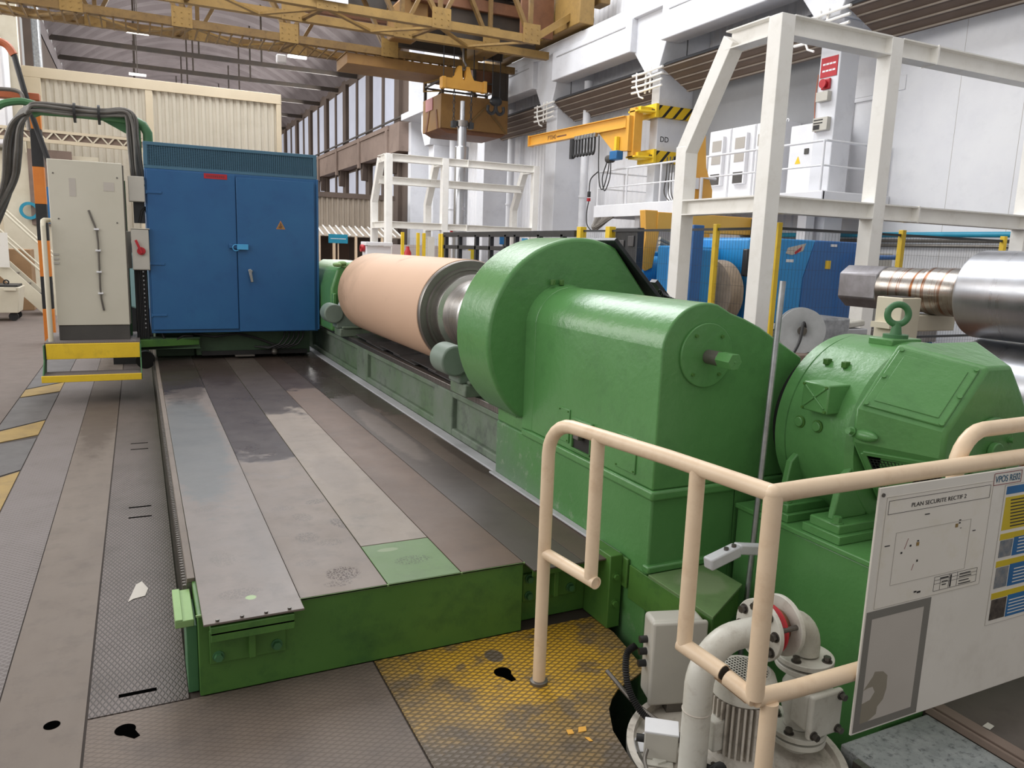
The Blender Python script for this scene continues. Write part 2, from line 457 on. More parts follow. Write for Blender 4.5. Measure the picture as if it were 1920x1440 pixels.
M['plate_a'] = plate_mat('cover_plate_blue_grey', '8b7e74', '786f69', [
    (.28, 5.6, .22, 1.6, 0, '5f6466', .7, False), (.30, 8.3, .25, 1.5, 0, '43372f', .8, False),  # dark brown far patch: shade before the carriage, painted in
    (.27, 3.35, .06, .09, 10, '6e645d', .5, True), (.3, 2.98, .09, .05, 0, '6a605a', .6, True), (.25, 4.05, .08, .05, 30, '675d57', .5, True),
    (.335, 2.93, .022, .022, 0, 'a6c08a', .95, False)], .42, wet_shade=7.6)
M['plate_b'] = plate_mat('cover_plate_brown', '897a6e', '7a6c63', [
    (.68, 8.6, .2, 1.0, 0, '4f3c2c', .8, False),  # far end darkened in colour for the shade by the carriage
    (.72, 3.04, .075, .075, 0, '3f2a18', 1., True), (.68, 2.95, .06, .035, 0, '50423a', .7, True), (.86, 3.62, .05, .1, 25, '4d443d', .85, True),
    (.66, 3.5, .06, .07, 0, '5b524b', .7, True), (.75, 3.4, .075, .045, 0, '635850', .6, True), (.69, 3.78, .05, .07, 20, '60564f', .6, True),
    (.8, 4.0, .06, .04, 10, '544b45', .7, True), (.62, 3.95, .07, .04, 0, '6a5f58', .6, True), (.6, 3.2, .06, .04, 0, '6a5f58', .5, True)],
    .5, wet_shade=4.85)
M['plate_c'] = plate_mat('cover_plate_pale', '9c8d80', '887b70', [
    (1.0, 3.95, .07, .05, 0, '7d7168', .5, True), (1.08, 3.8, .06, .05, 0, '7d7168', .5, True), (1.02, 4.5, .12, .4, 0, '776a61', .4, False)], .5, wet_shade=6.2)
M['plate_d'] = plate_mat('cover_plate_rust_brown', '735d4e', '624f43', [], .52, wet_shade=7.2)
M['plate_e'] = plate_mat('cover_plate_dark', '625751', '4f4743', [(1.62, 5.4, .1, .9, 0, '8c8078', .5, False)], .45, wet_shade=6.6)
M['plate_f'] = plate_mat('gutter_plate', '6a5a4f', '574b44', [(1.9, 4.6, .05, .6, 0, '3e2f27', .7, False)], .5, wet_shade=6.0)
M['plate_green'] = plate_mat('painted_green_plate', '66844e', '5d7a46', [(1.04, 3.07, .09, .05, 0, '45582f', .8, True), (.97, 3.22, .05, .02, 0, '8f9a78', .7, False)], .5)
M['tray_green'] = plate_mat('dusty_green_plate', '75925f', '688a55', [(2.1, 2.4, .12, .12, 0, '8a9a76', .7, False)], .5)
M['strip_smooth'] = plate_mat('smooth_floor_strip', '82756a', '74685e', [(-.4, 9, .2, 2.5, 0, '57493f', .8, False)], .6)
M['strip_check'] = lattice_mat('fine_tread_strip', '776e6b', '6c6360', '8f8683', .024, 45, .6, .16, depth=.2)
M['strip_diamond'] = lattice_mat('bold_tread_strip', '7c716c', '6b615c', '433c39', .0195, 23, .5, .2, depth=.5, raised=False, rotz=0)
M['tread_front'] = lattice_mat('brown_tread_plate', '7f7065', '6f625a', '564a42', .0225, 62, .6, .16, depth=.25, contrast=.45)
M['tread_yellow'] = lattice_mat('yellow_tread_plate', '7f7163', '6d6054', '4a3a22', .0235, 62, .55, .24, yellow=('cfa02c', yellow_mask), depth=.4)
M['floor_base'] = paint('grimy_floor_joint', '40362f', '332b26', .8, 4)
M['floor_conc'] = plate_mat('brown_workshop_floor', '786a62', '685c55', [(-4, 11, 1.5, 3, 20, '5d524c', .5, False)], .6, var=.7, stretch=(1, 1, 1))
M['floor_right'] = plate_mat('grey_brown_floor_slab', '7d726b', '6d645f', [], .6, var=1.5, stretch=(1, 1, 1))
M['mark_yellow'] = plate_mat('worn_yellow_marking', 'b0924e', '9c8250', [], .6, var=5, stretch=(1, 1, 1))
M['mark_grey'] = plate_mat('blue_grey_marking', '6d6a69', '625f5f', [], .6, var=5, stretch=(1, 1, 1))
M['pit'] = paint('oily_pit_wall', '2b2825', '1f1d1b', .7, 3)

# ---------------------------------------------------------------- floor
def make_floor():
    # screed under everything, with a rectangular pit left open beside the machine's end
    m = MB()
    for x0, x1, y0, y1 in ((-12, 1.40, -3, 80), (1.40, 2.2, 2.87, 80), (2.2, 14, 2.72, 80), (1.40, 14, -3, 1.25)):
        m.box(x0, x1, y0, y1, -.25, -.006)
    m.box(2.66, 14, 1.25, 2.72, -.25, -.006)
    struct(m, 'floor', 'floor_base', smooth=0)
    m = MB(); m.box(1.35, 2.7, 1.2, 2.9, -.95, -.9)
    m.box(1.35, 1.40, 1.2, 2.87, -.9, -.25); m.box(1.35, 2.7, 2.87, 2.92, -.9, -.25); m.box(1.4, 2.7, 1.2, 1.25, -.9, -.25); m.box(2.66, 2.7, 1.2, 2.87, -.9, -.02)
    struct(m, 'trim_1_pit_lining', 'pit', smooth=0)
    m = MB(); m.box(-12, -1.19, -3, 80, -.006, 0); m.box(-1.185, 10.9, 13.2, 80, -.006, 0); m.box(3.2, 10.9, 2.9, 13.195, -.006, 0)
    m.box(-1.185, -.84, -3, 4.6, -.006, 0)
    struct(m, 'floor_slab_surface', 'floor_conc', smooth=0)['kind'] = 'structure'
    m = MB(); m.box(2.745, 10.9, -3, 2.715, -.006, 0)
    struct(m, 'floor_slab_right_surface', 'floor_right', smooth=0)
    def plate(name, label, mb, mat, group=None):
        o = mb.build(name, mat, None, 0, smooth=0)
        tag(o, label, 'floor plate', group); return o
    plate('floor_plate', 'fine-tread grey floor strip, leftmost of the long strips along the machine', MB().box(-.835, -.535, -3, 13.19, -.006, 0), 'strip_check')
    plate('floor_plate', 'smooth brown floor strip with a small round drain', MB().box(-.53, -.245, -3, 13.19, -.006, 0), 'strip_smooth')
    plate('floor_plate', 'diamond-tread floor strip directly along the machine with paired lifting slots', MB().box(-.236, .098, 2.874, 13.19, -.006, 0), 'strip_diamond')
    plate('floor_plate', 'brown tread plate in front of the green end wall with a dark keyhole', MB().box(-.236, .80, -3, 2.865, -.006, 0), 'tread_front')
    yp = [(.808, 2.865), (.808, 1.0), (1.38, 1.0), (1.42, 1.75), (1.44, 1.93), (1.47, 2.08), (1.53, 2.2), (1.585, 2.26), (1.64, 2.303), (1.70, 2.33), (1.75, 2.345), (1.824, 2.378), (1.875, 2.697), (1.86, 2.865)]
    plate('floor_plate', 'worn yellow-painted diamond-tread plate around the railing foot', MB().prism(yp, 'xy', -.008, 0), 'tread_yellow')
    # lifting slots, keyholes and drain in the plates (shallow dark recesses with a steel rim)
    def slot(x, y, w, h, label):
        tag(MB().box(x-w/2, x+w/2, y-h/2, y+h/2, -.004, .0012).build('lifting_slot', 'hole', smooth=0), label, 'slot', 'lifting slots in the floor plates')
    slot(-.075, 2.985, .13, .022, 'dark lifting slot nearest the machine end on the diamond-tread strip')
    for y, w in ((5.04, 'nearer'), (6.75, 'farther')):
        for k, kk in ((0, 'front'), (1, 'back')):
            slot(-.06, y+k*.2, .13, .018, f'{kk} slot of the {w} slot pair on the diamond-tread strip')
    def keyhole(x, y, r, ang, label):
        c, s_ = math.cos(R(ang)), math.sin(R(ang))
        P = [(x+r*math.cos(R(a)), y+r*math.sin(R(a))) for a in range(int(ang)+35, int(ang)+326, 15)]
        P += [(x+c*2.1*r+s_*.32*r, y+s_*2.1*r-c*.32*r), (x+c*2.1*r-s_*.32*r, y+s_*2.1*r+c*.32*r)]
        tag(MB().prism(P, 'xy', -.004, .0012).build('lifting_keyhole', 'hole', smooth=0), label, 'keyhole')
    keyhole(-.115, 2.755, .034, -58, 'black keyhole in the brown tread plate')
    keyhole(1.265, 2.585, .036, -78, 'black keyhole in the yellow tread plate beside the railing foot')
    d = thing('floor_drain', 'small round drain cap in the smooth floor strip', 'drain', (-.347, 2.88, 0))
    MB().cyl((-.347, 2.88, -.003), (-.347, 2.88, .0015), .026, n=28).build('cap', 'hole', d)
    MB().lathe((-.347, 2.88, -.003), (0, 0, 1), [(0, .026), (0, .031), (.002, .031), (.002, .026)], 28, closed=True).build('rim', 'bolt', d)
    # painted chevrons on the walkway edge
    for k, (y0, y1, mt) in enumerate(((5.0, 6.35, 'mark_yellow'), (6.4, 7.2, 'mark_grey'), (7.25, 8.1, 'mark_yellow'), (8.15, 9.3, 'mark_grey'), (9.35, 10.2, 'mark_yellow'), (10.25, 13.1, 'mark_grey'))):
        sh = .0 if k % 2 else .45
        P = [(-1.182, y0), (-.843, y0+sh*.6), (-.843, y1), (-1.182, y1-sh*.9)] if k % 2 == 0 else [(-1.182, y0-.4), (-.843, y0), (-.843, y1+.2), (-1.182, y1)]
        o = MB().prism(P, 'xy', -.006, 0 if k % 2 == 0 else -.0005).build('floor_marking', mt, smooth=0)
        o['kind'] = 'structure'
    # scraps on the floor
    P = [(-0.116,3.809,0), (-0.082,4.002,0), (-0.056,4.032,0), (-0.028,3.935,0), (-0.043,3.853,0), (-0.094,3.836,0)]
    o = MB().slab([(p[0], p[1], .002) for p in P], (0, 0, 1), .0012).build('paper_scrap', 'label_grey', smooth=0)
    tag(o, 'torn pale scrap lying on the diamond-tread floor strip', 'scrap')
    for i, (x, y) in enumerate(((1.367,2.13,0)[:2], (1.318,2.134,0)[:2], (1.358,2.071,0)[:2])):
        q = MB().slab([(x-.02+.01*i, y-.012, .0012), (x+.012, y-.016, .0012), (x+.024-.007*i, y+.008, .0012), (x-.004, y+.014, .0012)], (0, 0, 1), .0015).build('paint_flake', 'yellow_crane', smooth=0)
        tag(q, ['largest loose yellow paint flake on the tread plate', 'loose yellow flake just left of the largest flake', 'loose yellow flake on the near side of the largest flake'][i], 'flake')
make_floor()

# ---------------------------------------------------------------- carriage way (green box deck with cover plates)
def make_way():
    t = thing('carriage_way', 'long low green machine way with brown steel cover plates on top', 'machine bed', (.8, 2.9, 0))
    m = MB(); m.box(.138, 1.49, 2.868, 13.2, .0, .322); m.box(1.49, 1.935, 2.95, 13.2, .0, .322)
    m.build('way_body', 'green_dark', t, .004)
    m = MB().box(.132, 1.495, 2.862, 2.868, .323, .33)
    m.build('edge_strip', 'green_light', t)
    def plate(x0, x1, y0, y1, mat, z=.33, lab=None):
        o = MB().box(x0, x1, y0, y1, z-.008, z).build('cover_plate', mat, t, .0015)
        if lab: o['label'] = lab
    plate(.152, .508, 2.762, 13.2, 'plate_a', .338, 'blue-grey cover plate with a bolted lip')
    plate(.512, .862, 2.862, 13.2, 'plate_b', .33, 'brown cover plate with footprints')
    plate(.866, 1.188, 3.30, 13.2, 'plate_c', .331, 'pale cover plate')
    plate(.866, 1.188, 2.862, 3.296, 'plate_green', .33, 'short bright green cover plate')
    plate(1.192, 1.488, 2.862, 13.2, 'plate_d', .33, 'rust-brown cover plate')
    plate(1.492, 1.745, 2.77, 13.2, 'plate_e', .33, 'dark damp cover plate with carriage shade in its far colour')
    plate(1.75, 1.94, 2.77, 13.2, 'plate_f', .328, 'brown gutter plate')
    # bracket under the lip of the first plate, and its twin on the right
    for x0, x1, y, z0 in ((.175, .472, 2.868, .13), (1.525, 1.83, 2.95, .10)):
        m = MB(); m.box(x0, x1, y-.105, y-.012, .288, .3215); m.box(x0, x1, y-.105, y-.097, .262, .30)
        m.box(x0+.0, x1-.02, y-.016, y-.001, z0+.0, z0+.135)
        m.box((x0+x1)/2-.012, (x0+x1)/2+.012, y-.06, y-.012, z0+.02, .288)
        b = m.build('lip_bracket', 'green_dark', t, .003)
        for i, (bx, bz) in enumerate(((x0+.03, z0+.03), (x1-.055, z0+.035), (x0+.03, z0+.112), (x1-.055, z0+.112))):
            hexbolt(MB(), (bx, y-.016, bz), (0, -1, 0), .016, .018).build('bolt', 'green_post', b)
    for i in range(4):
        hexbolt(MB(), (.20+i*.085, 2.775, .338), (0, 0, 1), .007, .006, False).build('lip_bolt', 'bolt', t)
    # rack along the left edge
    m = MB(); m.box(.118, .138, 3.2, 13.2, .225, .318)
    n = 330
    for i in range(n):
        y = 3.22+i*.0302
        m.add([(.118, y, .235), (.118, y+.02, .235), (.104, y+.014, .235), (.104, y+.006, .235), (.118, y, .30), (.118, y+.02, .30), (.104, y+.014, .30), (.104, y+.006, .30)],
              [(0, 1, 2, 3), (4, 7, 6, 5), (0, 3, 7, 4), (3, 2, 6, 7), (2, 1, 5, 6)])
    m.build('gear_rack', 'leather', t, smooth=0)
    MB().box(.120, .150, 3.2, 13.2, .3182, .337).build('rack_cap', 'strip_smooth', t, .002)
    m = MB(); m.box(.062, .128, 2.905, 3.19, .27, .298); m.box(.062, .09, 2.905, 3.19, .298, .304)
    m.build('end_stop', 'green_light', t, .004)
    m = MB(); m.box(.1, .137, 2.91, 3.15, 0.0, .27); m.build('stop_support', 'green_post', t, .002)
    m = MB(); m.box(1.862, 1.93, 2.735, 2.945, .0, .352); m.box(1.93, 1.944, 2.70, 2.95, .20, .34)
    c = m.build('corner_post', 'green_dark', t, .004)
    for z in (.25, .12): hexbolt(MB(), (1.895, 2.735, z), (0, -1, 0), .014, .014).build('bolt', 'green_dark', c)
make_way()

# ---------------------------------------------------------------- workpiece bed
def make_bed():
    t = thing('roll_bed', 'grey-green machine bed carrying the pale wrapped roll', 'machine bed', (2.35, 7, .0))
    m = MB(); m.box(2.07, 2.74, 4.19, 13.2, 0, .665)
    for y0, y1 in ((4.19, 4.32), (5.15, 5.55), (7.5, 7.9), (10.2, 13.2)): m.box(2.03, 2.08, y0, y1, .33, .66)
    m.box(2.034, 2.08, 4.2, 13.19, .615, .664); m.box(2.034, 2.08, 4.2, 13.19, .325, .385)
    m.build('bed_body', 'green_worn', t, .012, 3)
    m = MB(); m.box(2.02, 2.085, 4.19, 13.2, .667, .71); m.box(2.56, 2.75, 4.19, 13.2, .667, .71); m.box(2.085, 2.56, 4.19, 5.0, .667, .69)
    m.build('slide_way', 'steel_dark', t, .004)
    MB().box(1.945, 2.03, 4.19, 13.2, .31, .335).build('sealing_strip', 'concrete_grey', t, .004)
    y = 5.15
    for i in range(6):
        L = .62
        P = [(2.06, y, .722), (2.06, y+L, .734), (2.54, y+L, .772), (2.54, y, .760)]
        P = [(a+.012*(i % 2), b, c+.014*(i % 2)) for a, b, c in P]
        MB().slab(P, (0.3, 0, -1), .010).build('way_cover', 'cover_black', t, .003)['label'] = 'black overlapping way cover plate'
        y += .47
    for i in range(1): MB().box(2.09, 2.55, 5.0, 8.2, .667, .70).build('cover_tray', 'blacksteel', t)
make_bed()

# ---------------------------------------------------------------- headstock
def make_headstock():
    t = thing('headstock', 'large green enamelled headstock with round faceplate guard and square drive shaft', 'headstock', (2.3, 3.2, .33))
    prof = [(1.945, .70), (1.945, 1.315)] + [(x, z) for x, z in arc2((2.165, 1.285), .222, 172, 74, 12)] + [(2.30, 1.462), (2.38, 1.437), (2.47, 1.40), (2.60, 1.33), (2.74, 1.255), (2.74, .70)]
    m = MB().prism(prof, 'xz', 2.57, 3.80)
    m.build('housing', 'green', t, .022, 4, smooth=40)
    # flare into the guard
    m = MB().loft([(x, 3.70, z) for x, z in prof], [((x-2.26)*1.07+2.26-.0, 3.80, (z-1.21)*1.06+1.21 if z > .8 else z) for x, z in prof])
    m.build('housing_flare', 'green', t, .01, 3)
    prof2 = [(2.55, .70), (2.55, 1.30), (2.74, 1.262), (2.95, 1.15), (3.25, .97), (3.45, .80), (3.45, .60), (2.74, .60)]
    MB().prism(prof2, 'xz', 2.74, 3.3).build('belt_guard', 'green', t, .02, 3)
    # lower casting with a ledge
    m = MB(); m.box(1.947, 2.41, 2.575, 4.185, -.9, .665); m.box(2.41, 2.72, 2.575, 4.185, -.005, .665)
    w = NT('green_worn_to_grey', .45, 0, .45)
    sx, sy, sz = w.sep()
    e = w.math('MULTIPLY_ADD', w.noise(3, 8, .7), 1.5, w.math('MULTIPLY_ADD', sz, -1.6, w.math('MULTIPLY_ADD', sy, .9, -3.05)))
    c = w.mix(w.ramp(w.noise(1.6, 5), .35, .68), '4e8247', '57894f')
    c = w.mix(w.math('MULTIPLY', w.ramp(e, .0, .9), .75), c, '6d7a70')
    c = w.mix(w.math('MULTIPLY', w.ramp(w.noise(14, 8, .75), .56, .66), w.ramp(e, -.3, .6)), c, '93a08a')
    w.color(c); w.bump(w.noise(20, 3), .4, .006)
    m.build('base_casting', w.m, t, .012, 3)
    m = MB(); m.box(1.932, 2.72, 2.555, 3.82, .655, .70)
    m.build('base_ledge', 'green', t, .012, 3)
    m = MB().prism([(3.7, .666), (4.172, .666), (4.172, .93), (4.13, 1.0), (3.9, 1.06), (3.7, 1.0)], 'yz', 1.947, 2.70)
    m.build('rear_casting', 'green', t, .012, 3)
    # round faceplate guard
    g = arc2((2.26, 1.21), .57, 66, 232, 44) + [(1.93, .76), (2.4, .66), (2.85, .68), (2.98, .9), (2.98, 1.16)]
    MB().prism(g, 'xz', 3.785, 4.245).build('faceplate_guard', 'green', t, .022, 4, smooth=40)
    # hinged dark flap on the guard's sloping side
    a, b = Vector((2.45, 0, 1.765)), Vector((2.80, 0, 1.42))
    d = (b-a).normalized(); n = Vector((-d.z, 0, d.x)); n = n if n.z > 0 else -n
    fl = MB().obox(((a+b)/2+n*.022)+Vector((0, 4.0, 0)), (b-a).length/2, .24, .012, d, (0, 1, 0), n)
    fl.obox((a+d*.26+n*.05)+Vector((0, 3.95, 0)), .16, .016, .02, d, (0, 1, 0), n)
    fl.obox((a+d*.24+n*.05)+Vector((0, 4.1, 0)), .16, .016, .02, d, (0, 1, 0), n)
    fl.build('hinged_flap', 'blacksteel', t, .003)
    cb = MB(); P = []
    q = b+n*.03
    for i in range(30): P.append(q+Vector((.05+.0045*i, 3.86+.03*math.sin(i*1.6), .02+.03*math.cos(i*1.6)-.002*i)))
    cb.tube(P, .006, 6); cb.obox(q+Vector((.1, 3.9, .03)), .1, .03, .012, d, (0, 1, 0), n)
    cb.build('spring_hose', 'blacksteel', t)
    # cover disc, shaft, nut
    c = (2.175, 2.57, 1.283)
    cv = MB().cyl(c, (c[0], 2.557, c[2]), .139, n=64).build('shaft_cover', 'green', t, .003)
    for ang in (48, 128, 228, 310):
        MB().cyl((c[0]+.108*math.cos(R(ang)), 2.558, c[2]+.108*math.sin(R(ang))), (c[0]+.108*math.cos(R(ang)), 2.549, c[2]+.108*math.sin(R(ang))), .0075, n=12).build('screw', 'green_dark', cv)
    s = MB().cyl((2.18, 2.557, 1.278), (2.18, 2.475, 1.278), .031, n=28); s.build('drive_shaft', 'leather', t, .002)
    s = MB().cyl((2.18, 2.475, 1.278), (2.18, 2.39, 1.278), .036, n=6); s.cyl((2.18, 2.39, 1.278), (2.18, 2.388, 1.278), .006, n=10)
    s.build('hex_nut', 'green', t, .003)
    for x in (2.07, 2.125):
        MB().cyl((x, 3.76, 1.515), (x, 3.76, 1.545), .016, n=6).build('lifting_plug', 'green_dark', t, .002)
    # access panels on the side
    for y0, y1, z0, z1 in ((3.90, 4.08, .74, .89), (2.70, 2.86, .735, .90), (3.29, 3.40, .735, .91)):
        p = MB().box(1.938, 1.947, y0, y1, z0, z1).build('access_panel', 'green', t, .003)
        for y in (y0+.012, y1-.012):
            for z in (z0+.012, z1-.012): MB().cyl((1.94, y, z), (1.933, y, z), .004, n=8).build('screw', 'green_dark', p)
    # recessed square opening with a shaft stub
    y0, y1, z0, z1 = 3.07, 3.235, .73, .875
    m = MB(); m.box(1.936, 1.9445, y0, y1, z0, z1)
    w = m.build('shaft_opening', 'pit', t, .001)
    m = MB()
    for aa in ((y0-.008, y1+.008, z0-.01, z0), (y0-.008, y1+.008, z1, z1+.01), (y0-.008, y0, z0, z1), (y1, y1+.008, z0, z1)): m.box(1.925, 1.946, *aa)
    m.build('opening_rim', 'green', w, .004)
    m = MB().cyl((1.938, 3.15, .81), (1.905, 3.15, .81), .024, n=16); m.box(1.895, 1.925, 3.125, 3.175, .792, .828)
    m.build('shaft_stub', 'steel_dark', w, .003)
    MB().box(1.905, 1.947, 2.78, 4.185, .33, .342).build('sealing_strip', 'concrete_grey', t, .004)
    # front foot flange
    m = MB().box(1.935, 2.6, 2.552, 2.60, .325, .36); m.build('foot_flange', 'green', t, .008)
make_headstock()

# ---------------------------------------------------------------- motor and its pedestal
MC = (2.93, .968)
def make_motor():
    p = thing('motor_pedestal', 'square green pedestal block under the big motor', 'pedestal', (3, 2, -.3))
    MB().box(2.42, 3.6, 1.72, 2.56, -.9, .575).build('pedestal_block', 'green', p, .01, 3)
    MB().box(2.405, 3.62, 1.70, 2.56, .5755, .598).build('top_plate', 'green', p, .004)
    t = thing('electric_motor', 'big round green electric motor with slanted hood beside the headstock', 'motor', (2.93, 2.2, .6))
    cx, cz = MC
    MB().lathe((cx, 2.50, cz), (0, -1, 0), [(-.04, 0), (-.04, .30), (0, .30), (0, .38), (.02, .405), (.075, .405), (.078, .40), (.083, .40), (.086, .408), (.40, .408), (.43, .39), (.43, 0)], 72).build('motor_frame', 'green', t, smooth=30)
    MB().cyl((cx, 2.57, cz), (cx, 2.535, cz), .33, n=48).build('coupling_guard', 'black', t)
    # slanted hood: faceted, narrowing towards its end
    def ring(y, pts): return [(x, y, z) for x, z in pts]
    P0 = [(2.505, 1.135), (2.71, 1.385), (3.20, 1.385), (3.35, 1.13), (3.35, 1.0), (3.2, .72), (2.70, .72), (2.505, 1.0)]
    P1 = [(2.665, 1.085), (2.86, 1.325), (3.00, 1.325), (3.20, 1.08), (3.20, .985), (3.08, .80), (2.84, .80), (2.665, .985)]
    MB().loft(ring(2.06, P0), ring(1.78, P1)).build('end_hood', 'green', t, .014, 3, smooth=20)
    # hood panel with bolts on the upper left facet
    def facet(i, a, b, w=.0):
        q = lambda s_, t_: Vector(ring(2.06, P0)[i]).lerp(Vector(ring(2.06, P0)[i+1]), s_).lerp(Vector(ring(1.78, P1)[i]).lerp(Vector(ring(1.78, P1)[i+1]), s_), t_)
        return q
    q = facet(0, 0, 0)
    n = (q(1, 0)-q(0, 0)).cross(q(0, 1)-q(0, 0)).normalized()
    if n.x > 0: n = -n
    inset = lambda e: [q(e, e)+n*.001, q(1-e, e)+n*.001, q(1-e, 1-e)+n*.001, q(e, 1-e)+n*.001]
    pl = MB().slab(inset(.06), n, .008).build('hood_cover', 'green', t, .004)
    MB().slab([v+n*.008 for v in inset(.15)], n, .004).build('raised_panel', 'green', pl, .003)
    for s_, u in ((.09, .09), (.91, .09), (.5, .085), (.09, .91), (.91, .91), (.5, .915)):
        v = q(s_, u)+n*.009
        MB().cyl(v, v+n*.008, .009, n=12).build('screw', 'green', pl)
    # mesh vent on the lower left facet
    A0 = [Vector(v) for v in ring(2.06, P0)]; B0 = [Vector(v) for v in ring(1.78, P1)]
    def q2(s_, u): return A0[6].lerp(A0[7], s_).lerp(B0[6].lerp(B0[7], s_), u)
    n2 = (q2(1, 0)-q2(0, 0)).cross(q2(0, 1)-q2(0, 0)).normalized()
    if n2.x > 0: n2 = -n2
    f = MB()
    e = [q2(.08, .1), q2(.08, .92), q2(.86, .92), q2(.86, .1)]
    for i in range(4): f.beam(e[i]+n2*.005, e[(i+1) % 4]+n2*.005, .02, .012, n2)
    v = f.build('vent_frame', 'green', t, .003)
    g = MB()
    for i in range(15):
        s_ = .1+.66*i/14; g.beam(q2(s_, .1)+n2*.002, q2(s_, .95)+n2*.002, .003, .003, n2)
    for i in range(22):
        u = .1+.85*i/21; g.beam(q2(.1, u)+n2*.003, q2(.76, u)+n2*.003, .003, .003, n2)
    g.build('vent_mesh', 'black', v)
    MB().slab([x+n2*.0008 for x in e], n2, .0005).build('vent_back', 'hole', v)
    eb = MB().cyl((2.93, 1.78, 1.0), (2.93, 1.765, 1.0), .13, n=40).build('end_boss', 'green', t, .004)
    for an in range(20, 380, 60): hexbolt(MB(), (2.93+.105*math.cos(R(an)), 1.765, 1.0+.105*math.sin(R(an))), (0, -1, 0), .011, .016).build('bolt', 'green', eb)
    MB().cyl((2.93, 1.765, 1.0), (2.93, 1.74, 1.0), .035, n=20).build('centre_cap', 'green', eb, .004)
    # dented boss with bolt between the two facets
    MB().ball((2.535, 2.03, 1.03), .05, 16, (.6, 1.3, .5)).build('hood_boss', 'green', t)
    hexbolt(MB(), (2.505, 2.06, 1.04), (-1, 0, .2), .014, .02).build('boss_bolt', 'green', t)
    # terminal box with a raised cross
    b0, b1 = Vector((2.475, 2.30, 1.075)), Vector((2.475, 2.14, 1.215))
    bx = MB().box(2.475, 2.60, 2.165, 2.30, 1.085, 1.205).build('terminal_box', 'green', t, .006)
    x = MB(); x.beam((2.473, 2.285, 1.105), (2.473, 2.18, 1.19), .008, .008, (1, 0, 0)); x.beam((2.473, 2.285, 1.19), (2.473, 2.18, 1.105), .008, .008, (1, 0, 0))
    x.build('cross_rib', 'green', bx, .002)
    for y in (2.29, 2.175):
        for z in (1.095, 1.195): MB().cyl((2.476, y, z), (2.468, y, z), .006, n=10).build('screw', 'green_dark', bx)
    # round plugs below and small lugs above the box
    for y in (2.34, 2.245):
        an = R(185); px, pz = cx+.408*math.cos(an), cz+.408*math.sin(an)
        pg = MB().cyl((px+.002, y, pz+.085), (px-.014, y, pz+.085), .021, n=24).build('plug', 'green', t, .003)
        MB().lathe((px, y, pz+.085), (-1, 0, 0), [(0, .021), (0, .026), (.006, .026), (.006, .021)], 24, closed=True).build('plug_ring', 'green_dark', pg)
        an = R(133); px, pz = cx+.408*math.cos(an), cz+.408*math.sin(an)
        MB().box(px-.018, px+.012, y-.012, y+.012, pz-.006, pz+.02).build('lug', 'green_dark', t, .003)
    # lifting eye
    e = MB().lathe((2.90, 2.22, 1.485), (.55, .83, 0), [(.014*math.cos(a), .042+.014*math.sin(a)) for a in [i*math.pi/6 for i in range(12)]], 32, closed=True)
    e.cyl((2.90, 2.22, 1.36), (2.90, 2.22, 1.45), .03, .016, n=20); e.cyl((2.90, 2.22, 1.385), (2.90, 2.22, 1.40), .05, n=24)
    e.build('lifting_eye', 'green_post', t)
    m = MB().box(2.81, 2.99, 2.16, 2.28, 1.355, 1.385); m.build('eye_plate', 'green', t, .005)
    # feet: gusseted brackets and stacked base plates
    for y in (2.36, 2.09):
        g = MB().prism([(2.47, .67), (2.545, .67), (2.66, .67), (2.66, .75), (2.60, .86), (2.555, .89), (2.50, .84)], 'xz', y-.016, y+.016)
        g.box(2.44, 2.78, y-.075, y+.075, .632, .672)
        ft = g.build('motor_foot', 'green', t, .006)
        m = MB(); m.box(2.425, 2.80, y-.095, y+.095, .599, .634); m.build('shim_plate', 'green', ft, .003)
        for bx_ in (2.46,): hexbolt(MB(), (bx_, y-.045, .672), (0, 0, 1), .018, .022).build('bolt', 'green', ft)
    g = MB()
    for y in (2.36, 2.09): g.box(3.1, 3.42, y-.075, y+.075, .5985, .70)
    g.build('rear_foot', 'green', t, .006)
make_motor()

